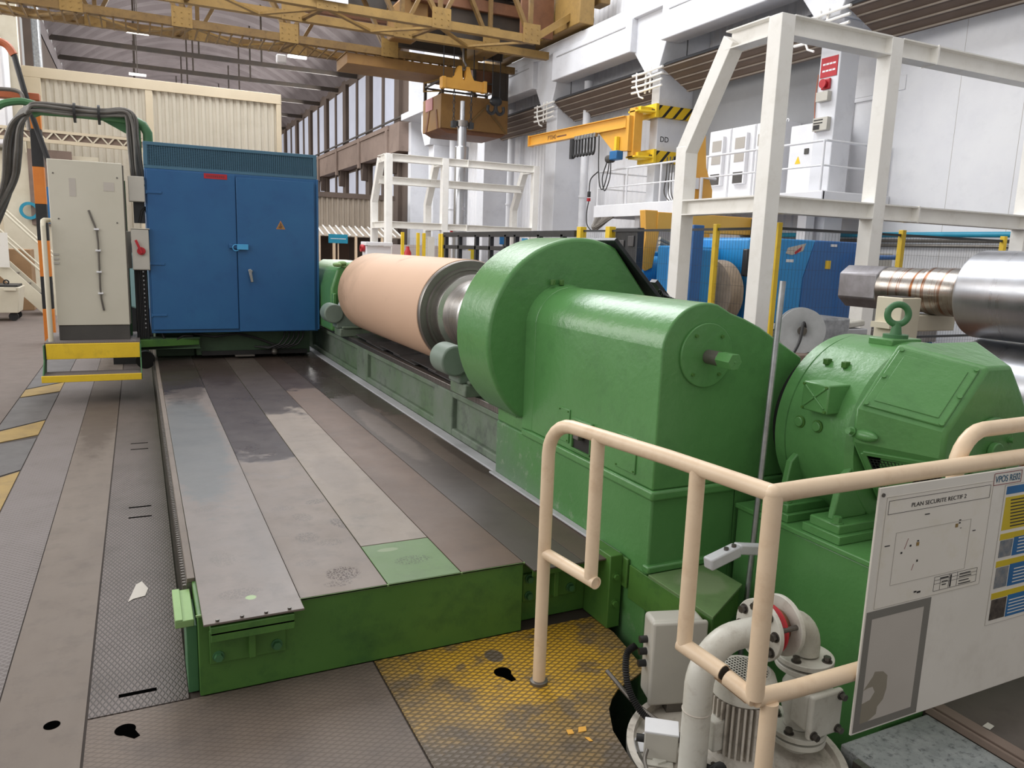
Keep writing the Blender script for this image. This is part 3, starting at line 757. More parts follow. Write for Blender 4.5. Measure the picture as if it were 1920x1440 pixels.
# ---------------------------------------------------------------- roll in the machine, rests, tailstock
RX, RZ = 2.25, 1.21
def make_roll():
    t = thing('wrapped_roll', 'long steel roll wrapped in pale brown paper on the machine', 'roll', (RX, 6.6, RZ))
    o = (RX, 0, RZ)
    w = NT('brown_wrapping_paper', .6, 0, .3)
    sx, sy, sz = w.sep()
    c = w.mix(w.ramp(w.noise(1.2, 4, .5, (1, .4, 1)), .3, .7), 'd2b096', 'c8a68c')
    far = w.ramp(w.math('ADD', sy, w.math('MULTIPLY_ADD', w.noise(2.5, 4), 1.6, -.8)), 7.3, 8.0)
    c = w.mix(w.math('MULTIPLY', far, .65), c, '9c8066')
    st = w.ramp(w.noise(1.7, 6, .7, (1, .8, 1)), .60, .68)
    c = w.mix(w.math('MULTIPLY', st, .45), c, '8d7158')
    w.color(c); w.bump(w.noise(20, 3), .08, .004)
    MB().lathe(o, (0, 1, 0), [(5.42, .385), (5.42, .41), (7.93, .41), (7.97, .395), (7.97, .25)], 80).build('paper_wrap', w.m, t, .004)
    MB().lathe(o, (0, 1, 0), [(5.46, .2), (5.36, .30), (5.36, .325), (5.35, .33), (5.35, .345), (5.375, .35), (5.375, .398), (5.385, .404), (5.42, .404), (5.43, .38)], 80).build('end_ring', 'steel_dark', t, smooth=25)
    MB().lathe(o, (0, 1, 0), [(5.38, .30), (5.28, .302), (5.265, .30), (5.255, .265), (5.0, .258), (4.985, .25), (4.98, .205), (4.93, .20), (4.92, .23), (4.86, .23), (4.85, .195), (4.22, .19)], 72).build('near_journal', 'steel', t, smooth=25)
    MB().lathe(o, (0, 1, 0), [(7.96, .27), (8.1, .265), (8.12, .225), (8.62, .22)], 56).build('far_journal', 'rust', t, smooth=25)
    MB().lathe(o, (0, 1, 0), [(7.972, .27), (7.972, .285), (7.99, .285), (7.99, .27)], 64, closed=True).build('white_band', 'white', t)
    # drive clamps near the faceplate
    k = MB()
    for a in (150, 205, 95):
        v = Vector((math.cos(R(a)), 0, math.sin(R(a))))
        k.obox(Vector((RX, 4.6, RZ))+v*.235, .05, .09, .045, v, (0, 1, 0), v.cross(Vector((0, 1, 0))))
    k.build('drive_clamp', 'steel_dark', t, .008)
make_roll()
def make_rests():
    def rest(y, label):
        t = thing('steady_rest', label, 'steady rest', (1.95, y, .71))
        b = MB(); b.box(1.93, 2.36, y-.14, y+.14, .712, .80)
        b.box(1.95, 2.3, y-.16, y-.11, .80, .825)
        b.build('base_plate', 'green_worn', t, .01)
        a = MB().prism([(1.90, .80), (1.90, .96), (2.0, 1.05), (2.08, 1.0), (2.3, .86), (2.36, .80)], 'xz', y-.10, y+.10)
        a.build('arm_casting', 'grey_green', t, .015, 3)
        MB().cyl((1.87, y-.12, .96), (1.87, y+.12, .96), .105, n=40).build('hand_drum', 'grey_green', t, .015, 3)
        s = MB().obox((2.0, y, 1.085), .09, .045, .035, (.35, 0, .94), (0, 1, 0), (-.94, 0, .35))
        s.obox((2.035, y, 1.14), .03, .05, .05, (.35, 0, .94), (0, 1, 0), (-.94, 0, .35))
        s.build('shoe', 'sheet_grey', t, .006)
        return t
    t = rest(4.80, 'grey-green steady rest under the near end of the wrapped roll, beside the round guard')
    dup(t, (0, 3.55, 0), 'grey-green steady rest under the far end of the wrapped roll', 'steady rests on the bed')
    t['group'] = 'steady rests on the bed'
make_rests()
def make_tailstock():
    t = thing('tailstock', 'green tailstock behind the far end of the wrapped roll, partly behind the blue cabinet', 'tailstock', (2.3, 9.2, .71))
    MB().prism([(1.95, .712), (1.95, 1.2), (2.02, 1.42), (2.15, 1.5), (2.45, 1.5), (2.58, 1.42), (2.62, .712)], 'xz', 8.75, 10.1).build('tailstock_body', 'green', t, .03, 3)
    MB().lathe((RX, 8.76, RZ), (0, -1, 0), [(0, .19), (.05, .19), (.07, .15), (.12, .15), (.12, .12)], 40).build('quill', 'green', t)
    q = MB()
    for i in range(7): q.ball((2.02+.05*i+.01*(i % 2), 8.72+.02*(i % 3), 1.47+.02*math.sin(i*2.1)), .045, 10, (1.2, .8, .6))
    q.build('green_rag', 'green_light', t)
    MB().box(1.96, 2.0, 8.68, 8.76, .85, 1.15).build('side_bracket', 'green', t, .01)
make_tailstock()

# ---------------------------------------------------------------- carriage with blue and grey cabinets
CY = 9.3
def make_carriage():
    t = thing('grinding_carriage', 'dark green carriage under the blue cabinet on the cover plates', 'carriage', (1.0, 10, .34))
    m = MB(); m.box(.56, 1.86, 9.52, 11.4, .37, .655); m.box(.14, .56, 9.7, 11.4, .34, .655); m.box(1.3, 1.88, 9.75, 11.4, .34, .655)
    m.build('saddle', 'green_dull', t, .01)
    m = MB(); m.box(-.03, .60, 9.42, 9.50, .47, .60); m.box(-.03, .60, 9.36, 9.50, .585, .60); m.box(-.03, .60, 9.36, 9.50, .47, .482)
    m.build('channel_bracket', 'green_dull', t, .004)
    MB().box(.62, 1.82, 9.49, 9.53, .37, .42).build('wiper_strip', 'black', t)
    m = MB().box(.98, 1.2, 9.44, 9.52, .352, .372); m.build('wiper_clamp', 'leather', t, .003)
    h = MB()
    for i in range(5):
        x = 1.55+.055*i
        h.tube([(x, 9.40, .67), (x-.02, 9.38, .58), (x-.08, 9.37, .50), (x-.2, 9.40, .45), (x-.35, 9.46, .47)], .011, 8)
    h.tube([(.20, 9.38, .66), (.24, 9.36, .55), (.34, 9.36, .57), (.42, 9.37, .62), (.52, 9.4, .61)], .016, 8)
    h.tube([(.52, 9.42, .64), (.75, 9.39, .60), (1.0, 9.42, .63), (1.2, 9.42, .58), (1.4, 9.4, .50), (1.5, 9.42, .46)], .014, 8)
    h.build('hose_bundle', 'black', t)
    k = MB().cyl((1.43, 9.46, .41), (1.43, 9.46, .49), .035, n=20); k.ball((1.43, 9.46, .40), .038, 14); k.build('gauge_valve', 'leather', t)
    w = MB(); w.cyl((.025, 9.6, .32), (.025, 9.7, .32), .10, n=28); w.build('guide_wheel', 'black', t)
make_carriage()

def make_blue_cabinet():
    t = thing('blue_cabinet', 'large blue two-door steel control cabinet on the carriage', 'cabinet', (1.0, 9.9, .66))
    x0, x1, y0, y1 = .10, 1.92, CY, 10.7
    MB().box(x0, x1, y0, y1, .66, 2.43).build('body', 'blue', t, .006)
    m = MB(); m.box(x0+.01, x1-.01, y0+.02, y1, 2.43, 2.70); m.box(x0, x1, y0, y0+.03, 2.43, 2.462); m.box(x0, x1, y0, y0+.03, 2.672, 2.705); m.box(x0, x0+.04, y0, y0+.03, 2.462, 2.672); m.box(x1-.04, x1, y0, y0+.03, 2.462, 2.672)
    m.build('vent_band', 'blue_dull', t, .003)
    g = MB()
    for i in range(76): g.box(x0+.045+i*.0228, x0+.050+i*.0228, y0+.008, y0+.014, 2.462, 2.672)
    for i in range(13): g.box(x0+.04, x1-.04, y0+.012, y0+.017, 2.466+i*.0165, 2.471+i*.0165)
    g.build('vent_mesh', 'blue_dull', t)
    # doors
    d1 = MB().box(.118, 1.012, y0-.022, y0-.002, .70, 2.415).build('door', 'blue', t, .003)
    d1['label'] = 'left door'
    d2 = MB().obox((1.448, y0-.03, 1.532), .428, .011, .86, (1, .0, 0), (0, 1, 0), (0, 0, 1)).build('door', 'blue', t, .003)
    d2['label'] = 'right door'
    for z in (2.18, 1.42, .86):
        m = MB().cyl((.112, y0-.02, z-.02), (.112, y0-.02, z+.02), .011, n=12); m.box(.112, .26, y0-.03, y0-.0225, z-.012, z+.012)
        m.build('hinge', 'blue', d1, .002)
    m = MB().box(.93, 1.08, y0-.05, y0-.042, 1.615, 1.655); m.box(.93, .96, y0-.043, y0-.022, 1.61, 1.66)
    m.build('hasp', 'blue', t, .002)
    pk = MB().box(1.01, 1.13, y0-.078, y0-.052, 1.60, 1.66); pk.tube(arc((1.0, 1.62), .035, 20, 340, 14, 'xz', y0-.062), .006, 8)
    pk.build('padlock', 'padlock', t, .006)
    m = MB().cyl((1.155, y0-.04, 1.36), (1.155, y0-.07, 1.36), .018, n=16); m.obox((1.15, y0-.075, 1.31), .016, .01, .075, (.98, 0, .18), (0, 1, 0), (-.18, 0, .98))
    m.build('lever_handle', 'galv', d2, .005)
    MB().box(.69, .93, y0-.0245, y0-.0222, 2.36, 2.415).build('red_label', 'red', d1)
    g = MB()
    for i in range(9): g.box(.715+i*.0215, .73+i*.0215, y0-.0252, y0-.0244, 2.375, 2.398)
    g.build('faded_lettering', 'ink_red', t)
    tri = [(1.445, 1.845), (1.545, 1.845), (1.495, 1.94)]
    w = MB().prism(tri, 'xz', y0-.0425, y0-.0412).build('warning_triangle', 'orange', d2)
    MB().prism([(1.452, 1.849), (1.538, 1.849), (1.495, 1.931)], 'xz', y0-.0432, y0-.0426).build('triangle_face', 'mark_yellow', t)
    MB().prism([(1.488, 1.915), (1.508, 1.905), (1.498, 1.89), (1.515, 1.875), (1.50, 1.853), (1.478, 1.853), (1.472, 1.868), (1.487, 1.885)], 'xz', y0-.0436, y0-.0433).build('hazard_symbol', 'rust', t)
    MB().box(x1-.012, x1+.012, y0-.02, y0+.03, .68, 2.43).build('corner_trim', 'blue', t, .003)
make_blue_cabinet()

def make_grey_cabinet():
    t = thing('grey_cabinet', 'tall warm-grey electrical cabinet on the yellow-edged step', 'cabinet', (-.45, 9.5, .62))
    x0, x1, y0, y1 = -.785, -.108, 9.2, 9.75
    MB().box(x0, x1, y0+.02, y1, .765, 2.45).build('body', 'grey_cab', t, .004)
    MB().box(x0+.002, x1-.002, y0, y0+.018, .768, 2.447).build('door', 'grey_cab', t, .005)
    MB().box(x0+.01, x1-.005, y0+.01, y1-.02, .612, .764).build('plinth', 'grey_dark', t, .004)
    MB().box(x1, x1+.012, y0+.02, y0+.05, .78, 2.43).build('door_edge', 'leather', t)
    P = [(-0.438,9.195,1.958), (-0.409,9.19,1.862), (-0.375,9.185,1.755), (-0.367,9.18,1.63), (-0.37,9.185,1.382), (-0.372,9.18,1.16), (-0.368,9.185,1.048), (-0.35,9.192,0.924)]
    c = MB().tube(P, .0095, 8).build('loose_cable', 'leather', t)
    for q in ((-0.375,9.185,1.766), (-0.371,9.18,1.548), (-0.373,9.183,1.327), (-0.37,9.182,1.104)):
        MB().box(q[0]-.024, q[0]+.024, 9.172, 9.2, q[2]-.009, q[2]+.009).build('cable_clip', 'white', c, .003)
    MB().box(-.60, -.54, y0-.002, y0, 2.09, 2.27).build('faded_label', 'label_grey', t)
    MB().box(-.29, -.19, y0-.002, y0, 2.16, 2.25).build('faded_label', 'label_grey', t)
    for x, z in ((-.735, 2.31), (-.16, 2.30), (-.71, 1.86), (-.18, 1.84)): MB().cyl((x, y0, z), (x, y0-.004, z), .008, n=12).build('plug_cap', 'leather', t)
    for i in range(3): MB().box(-.785+.005, -.73, y0-.006, y0, 1.40+.045*i, 1.42+.045*i).build('side_latch', 'grey_box', t)
make_grey_cabinet()

def make_step():
    t = thing('access_step', 'steel step with yellow front boards under the grey cabinet', 'step', (-.45, 9.3, 0))
    m = MB().box(-.90, -.02, 9.02, 9.95, .585, .612)
    m.build('platform', 'strip_check', t, .003)
    MB().box(-.885, -.025, 9.0, 9.02, .44, .598).build('front_board', 'yellow', t, .004)
    MB().box(-.915, -.02, 8.80, 9.06, .285, .305).build('lower_tread', 'strip_check', t, .003)
    MB().box(-.92, -.02, 8.78, 8.80, .235, .303).build('lower_board', 'yellow', t, .004)
    m = MB()
    for x in (-.905, -.02): m.box(x-.006, x+.006, 8.82, 9.95, .40, .585) if False else m.prism([(8.80, .24), (9.06, .24), (9.2, .45), (9.95, .45), (9.95, .585), (9.0, .585), (8.98, .44), (8.8, .30)], 'yz', x-.006, x+.006)
    m.build('side_plate', 'green_post', t, .002)
    MB().beam((-.03, 9.3, .55), (.58, 9.44, .55), .08, .08).build('support_arm', 'green_dark', t, .003)
    MB().tube([(-.845, 9.12, .612), (-.845, 9.12, 1.78), (-.845, 9.16, 1.83), (-.84, 9.24, 1.84), (-.80, 9.30, 1.84), (-.775, 9.32, 1.84)], .024, 12).build('handrail', 'cream_pale', t)
make_step()

def make_cable_column():
    t = thing('cable_column', 'dark cable column with green gooseneck arm between the grey and blue cabinets', 'cable column', (.0, 9.35, .6))
    m = MB(); m.box(-.045, .085, 9.36, 9.44, .60, 1.50); m.box(-.02, .09, 9.36, 9.44, 1.85, 2.25)
    m.build('channel_post', 'blacksteel', t, .004)
    h = MB()
    for x in (-.03, .0, .035, .07): h.tube([(x, 9.35, .60), (x+.006*math.sin(x*90), 9.345, 1.0), (x, 9.35, 1.5)], .011, 6)
    h.tube([(.03, 9.34, 1.85), (.06, 9.33, 1.98), (.09, 9.34, 2.02), (.11, 9.36, 1.95)], .012, 6)
    h.build('vertical_cable', 'black', t)
    for i in range(16): MB().cyl((.045, 9.345, .72+.047*i), (.045, 9.338, .72+.047*i), .009, n=8).build('clamp_screw', 'galv', t)
    # gooseneck
    G = [(-0.916,9.6,2.923), (-0.843,9.6,2.957), (-0.579,9.6,2.963), (-0.283,9.6,2.961), (0.022,9.6,2.948), (0.114,9.6,2.901), (0.157,9.6,2.821), (0.158,9.6,2.709)]
    m = MB().tube(G, .05, 12)
    m.build('gooseneck_arm', 'green_post', t)
    P = [(-0.31,9.6,2.931), (-0.03,9.6,2.937), (-0.022,9.6,2.783)]
    MB().slab(P, (0, 1, 0), .02).build('gusset', 'green_post', t)
    MB().beam((0.053,9.62,2.953), (0.054,9.62,2.278), .07, .07, (0, 1, 0)).build('upper_post', 'green_post', t, .004)
    k = MB(); rnd = random.Random(3)
    for i in range(6):
        dx = .02*(i-3); w = .03*(i % 3)
        pts = [Vector((-0.942,9.5,2.937)), Vector((-0.884,9.5,2.98)), Vector((-0.572,9.5,2.982)), Vector((-0.303,9.5,2.983)), Vector((-0.076,9.5,3.012)), Vector((0.002,9.5,2.955)), Vector((0.013,9.5,2.741)), Vector((0.034,9.5,2.41)), Vector((0.052,9.5,2.242))]
        pts = [p+Vector((dx*(1 if j > 4 else .3)+rnd.uniform(-.01, .01), w*.6, .015*(i-3)*(1 if j < 5 else .2)+rnd.uniform(-.01, .01))) for j, p in enumerate(pts)]
        k.tube(smooth_path(pts, 5), .017 if i % 2 else .012, 7)
    k.build('cable_bundle', 'cable_grey', t)
    for px in ((-0.528,9.47,2.955), (-0.303,9.47,2.957)): MB().cyl((px[0]-.012, px[1]+.06, px[2]), (px[0]+.012, px[1]+.06, px[2]), .10, n=16).build('cable_tie', 'black', t)
    MB().box(*[-.06, .10], 9.30, 9.36, 1.90+.36, 2.28+.02).build('bundle_clamp', 'galv', t)
def smooth_path(P, k):
    out = []
    for i in range(len(P)-1):
        a, b, c, d = P[max(i-1, 0)], P[i], P[i+1], P[min(i+2, len(P)-1)]
        for j in range(k):
            u = j/k
            out.append(.5*((2*b)+(c-a)*u+(2*a-5*b+4*c-d)*u*u+(3*b-a-3*c+d)*u**3))
    return out+[P[-1]]
make_cable_column()
def make_boxes():
    t = thing('isolator_box', 'grey isolator box with a red rotary lever beside the blue cabinet', 'switch box', (.02, 9.3, 1.3))
    MB().box(-.055, .115, 9.24, 9.355, 1.352, 1.785).build('box_body', 'grey_box', t, .006)
    MB().box(-.052, .112, 9.232, 9.24, 1.358, 1.78).build('box_cover', 'grey_box', t, .004)
    MB().box(-.065, .125, 9.228, 9.36, 1.785, 1.795).build('rain_lip', 'grey_cab', t, .002)
    h = MB().cyl((.035, 9.232, 1.555), (.035, 9.21, 1.555), .042, n=28); h.obox((.013, 9.205, 1.60), .013, .008, .075, (.93, 0, .37), (0, 1, 0), (-.37, 0, .93))
    h.build('red_lever', 'red', t, .004)['label'] = 'red rotary lever'
    t = thing('junction_box', 'small blank pale box high on the cable column', 'junction box', (.02, 9.3, 2.0))
    MB().box(-.06, .095, 9.26, 9.358, 2.07, 2.335).build('box_body', 'grey_box', t, .006)
    MB().box(-.057, .092, 9.254, 9.26, 2.075, 2.33).build('box_cover', 'grey_box', t, .003)
    t = thing('grey_side_box', 'narrow grey box behind the isolator box', 'junction box', (-.1, 9.5, 1.4))
    MB().box(-.17, -.06, 9.46, 9.6, 1.36, 1.76).build('box_body', 'grey_box', t, .005)
    MB().cyl((-.13, 9.46, 1.6), (-.13, 9.44, 1.6), .02, n=16).build('knob', 'black', t)
    MB().beam((-.12, 9.62, .61), (-.12, 9.62, 2.3), .06, .06).build('stand', 'green_post', t)
    t = thing('coolant_tank', 'pale teal and black rounded tank behind the cable column', 'tank', (.0, 11.8, .4))
    MB().lathe((.05, 12.4, 1.12), (0, -1, 0), [(0, .05), (0, .36), (.06, .42), (.9, .42), (.97, .36), (.97, .05)], 40).build('tank_cover', 'teal_pale', t)
    MB().box(-.38, .46, 11.45, 12.4, .345, .98).build('tank_body', 'black', t, .05, 3)
    MB().box(-.36, .08, 11.5, 12.35, .0, .345).build('stand', 'black', t)
    m = MB()
    for x in (-.1, -.03): m.tube([(x, 11.5, 1.4), (x+.05, 11.48, 1.62), (x+.16, 11.48, 1.66), (x+.22, 11.5, 1.5)], .02, 8)
    m.build('hose', 'black', t)
make_boxes()

# ---------------------------------------------------------------- foreground guard rail
def make_rail():
    t = thing('guard_rail', 'cream-painted tubular guard rail in the foreground carrying the safety board', 'railing', (1.366, 2.46, 0))
    r = .0255
    def L(u, z):          # u = metres along the rail from the first post towards the corner
        return (1.366+.1752*u, 2.46-.9845*u, z)
    top = 1.075
    P = [L(0, -.0), L(0, .5), L(0, top-.13)] + [L(.13-.13*math.cos(a), top-.13+.13*math.sin(a)) for a in [R(x) for x in (15, 30, 45, 60, 75, 90)]] + [L(.3, top), L(.6, top), L(.981, top-.008)]
    MB().tube(P, r, 20).build('top_rail', 'cream', t)
    P = [(1.538, 1.494, top-.008), (1.7, 1.494, top-.006), (3.4, 1.494, top)]
    MB().tube(P, r+.001, 20).build('top_rail', 'cream', t)
    MB().ball((1.538, 1.494, top-.008), r*1.06, 20).build('corner_weld', 'cream', t)
    for u in (.27, .715): 
        MB().tube([L(u, .55 if u < .5 else .50), L(u, top-.005)], r*.96, 20).build('post', 'cream', t)
    MB().tube([(1.540, 1.494, .455), (1.5385, 1.494, top-.01)], r*1.05, 20).build('post', 'cream', t)['label'] = 'corner post'
    # lower rails: first has an open end past the second post
    m = MB().tube([L(.0, .55), L(.30, .54)], r*.9, 20, cap=False)
    m.lathe(L(.30, .54), (.1752, -.9845, 0), [(-.004, r*.9), (0, r*.9), (0, r*.68), (-.10, r*.68)], 20)
    m.build('lower_rail', 'cream', t)
    m = MB().cyl(L(.285, .54), L(.286, .54), r*.67, n=20); m.build('tube_mouth', 'rust', t)
    MB().tube([L(.70, .495), L(.87, .478)], r, 20).build('lower_rail', 'cream', t)
    MB().cyl(L(.87, .478), L(.873, .478), r*.86, n=20).build('tube_mouth', 'black', t)
    m = MB().tube([L(.885, .470), L(.985, .452)], r*.95, 20); m.lathe(L(.85, .477), Vector(L(.985, .452))-Vector(L(.85, .477)), [(0, r*1.06), (.12, r*1.06), (.12, r), (0, r)], 12, R(150), R(300), closed=False)
    m.build('splice_sleeve', 'cream', t)
    MB().tube([(1.543, 1.494, .452), (1.7, 1.494, .445), (3.4, 1.494, .44)], r*1.02, 20).build('lower_rail', 'cream', t)
    MB().tube([(1.585, 1.478, -.9), (1.585, 1.478, .44)], r, 20).build('post', 'cream', t)['label'] = 'short post below the corner'
    b = MB().lathe((1.366, 2.46, 0), (0, 0, 1), [(0, .036), (.012, .036), (.016, .027), (.016, .02)], 24); b.build('post_socket', 'leather', t)
    # second loop of tube on the right behind the board
    t2 = thing('tube_loop', 'curved cream handrail end rising behind the safety board', 'railing', (2.39, 1.548, 0))
    P = [(2.39, 1.548, .44), (2.39, 1.548, 1.045)] + [(2.39+.12*(1-math.cos(R(a))), 1.548, 1.045+.12*math.sin(R(a))) for a in range(15, 91, 15)] + [(2.8, 1.548, 1.168), (3.3, 1.548, 1.165)]
    MB().tube(P+[(3.36, 1.548, 1.15), (3.4, 1.548, 1.1), (3.4, 1.548, -.006)], .026, 18).build('handrail', 'cream', t2)
make_rail()

def make_board():
    t = thing('safety_board', 'white safety board with plan, poster and grey taped sheet hung on the cream rail', 'sign', (2.4, 1.46, .25))
    F = 1.4565
    MB().box(1.917, 3.05, F, F+.007, .255, 1.052).build('board', 'board', t, .0015)
    def flat(name, x0, x1, z0, z1, mat, par=t, lvl=1, lab=None):
        o = MB().box(x0, x1, F-.0006*lvl, F-.0006*(lvl-1), z0, z1).build(name, mat, par, smooth=0)
        if lab: o['label'] = lab
        return o
    def lines(name, segs, mat, par, lvl, w=.0012):
        m = MB()
        for (a, b, c, d) in segs:
            m.beam((a, F-.0006*lvl, b), (c, F-.0006*lvl, d), w, .0006, (0, 1, 0))
        return m.build(name, mat, par, smooth=0)
    def rect(a, b, c, d): return [(a, b, c, b), (c, b, c, d), (c, d, a, d), (a, d, a, b)]
    for x in (1.932,): MB().cyl((x, F, 1.03), (x, F-.004, 1.03), .006, n=12).build('screw', 'bolt', t)
    pl = flat('plan_sheet', 1.947, 2.452, .665, 1.022, 'paper', t, 1, 'printed safety plan sheet')
    text('lettering', 'PLAN SECURITE RECTIF 2', .019, (2.062, F-.0015, .978), (1, 0, 0), (0, 0, 1), 'ink', pl, .0002, width=.255)
    lines('title_border', rect(1.962, .966, 2.437, 1.008), 'ink', pl, 2)
    lines('sheet_border', rect(1.951, .668, 2.449, 1.020), 'ink_grey', pl, 2)
    lines('plan_outline', rect(2.01, .735, 2.36, .903), 'ink_grey', pl, 2)
    lines('table', rect(2.218, .680, 2.428, .728)+[(2.218, .704, 2.428, .704), (2.248, .680, 2.248, .716), (2.29, .680, 2.29, .728), (2.33, .68, 2.33, .728), (2.218, .716, 2.428, .716)], 'ink', pl, 2, .0009)
    g = MB()
    def mk(x, z, w, h): g.box(x, x+w, F-.0018, F-.0012, z, z+h)
    for x, z, w, h in ((2.13, .945, .022, .003), (2.30, .905, .009, .003), (2.30, .895, .008, .004), (2.375, .86, .014, .003), (2.11, .862, .008, .004), (2.078, .85, .007, .006), (2.04, .832, .007, .006), (2.118, .795, .006, .007), (1.965, .865, .022, .003), (2.31, .878, .006, .002),
                       (2.125, .692, .012, .005), (2.14, .688, .016, .006), (2.245, .718, .04, .004), (2.255, .706, .028, .003), (2.295, .683, .006, .042), (2.34, .718, .055, .003), (2.34, .708, .06, .003), (2.34, .694, .05, .003), (2.34, .684, .06, .003), (2.257, .695, .02, .003)): mk(x, z, w, h)
    g.build('small_print', 'ink', pl, smooth=0)
    lines('red_strokes', [(2.055, .845, 2.068, .878), (2.10, .77, 2.107, .79)], 'ink_red', pl, 2)
    for x, z in ((2.108, .848), (2.285, .884)): MB().box(x, x+.012, F-.0018, F-.0012, z, z+.012).build('plan_symbol', 'mark_yellow', pl, smooth=0)
    # white tag
    tg = flat('name_tag', 2.449, 2.592, 1.004, 1.043, 'board', t, 1.5, 'white tag with blue letters')
    lines('tag_border', rect(2.449, 1.004, 2.592, 1.043), 'ink_red', tg, 3, .0018)
    text('lettering', 'VPOS RE02', .032, (2.456, F-.002, 1.012), (1, 0, 0), (0, 0, 1), 'ink_teal', tg, .0002, width=.13)
    # poster running out of the picture on the right
    po = flat('poster', 2.515, 3.02, .505, .998, 'board', t, 1, 'blue and yellow instruction poster')
    lines('poster_border', rect(2.515, .505, 3.02, .998), 'ink_grey', po, 2)
    flat('poster_header', 2.525, 3.01, .965, .992, 'poster_blue', po, 2)
    flat('yellow_block', 2.527, 3.01, .84, .955, 'poster_yellow', po, 2)
    rnd = random.Random(4); g = MB()
    for i in range(9):
        z = .945-i*.0115; g.box(2.555+.002*i, 2.96-rnd.random()*.12, F-.0018, F-.0012, z-.004, z)
    g.build('small_print', 'ink', po, smooth=0)
    for i, (z0, z1) in enumerate(((.742, .828), (.632, .732), (.518, .618))):
        flat('yellow_band', 2.527, 3.01, z1-.022, z1, 'poster_yellow', po, 2)
        flat('photo', 2.532, 2.60 if i < 2 else 2.615, z0+.002, z1-.024, 'photo_grey' if i < 2 else 'photo_dark', po, 2.5)
        flat('blue_block', 2.605 if i < 2 else 2.62, 2.76, z0, z1-.02, 'poster_blue', po, 2.2)
        g = MB()
        for k in range(5): g.box(2.63, 2.745, F-.002, F-.0015, z0+.01+.012*k, z0+.0135+.012*k)
        g.build('small_print', 'board', po, smooth=0)
    # taped grey frame with a torn sheet
    fr = MB()
    x0, x1, z0, z1 = 1.923, 2.215, .262, .662
    for a in ((x0, x1, z0, z0+.026), (x0, x1, z1-.026, z1), (x0, x0+.026, z0+.026, z1-.026), (x1-.03, x1, z0+.026, z1-.026)): fr.box(a[0], a[1], F-.0012, F, a[2], a[3])
    fr = fr.build('tape_frame', 'frame_grey', t, smooth=0)
    flat('blank_sheet', x0+.026, x1-.03, z0+.026, z1-.026, 'label_grey', fr, 1.2)
    T = [(1.949, .40), (1.985, .44), (1.992, .455), (2.03, .448), (2.052, .43), (2.055, .385), (2.045, .35), (2.022, .33), (2.02, .305), (1.985, .288), (1.949, .288), (1.949, .355), (1.985, .362), (2.002, .385), (1.99, .405), (1.97, .405)]
    MB().prism(T, 'xz', F-.0011, F-.0007).build('torn_patch', 'torn', fr, smooth=0)
make_board()

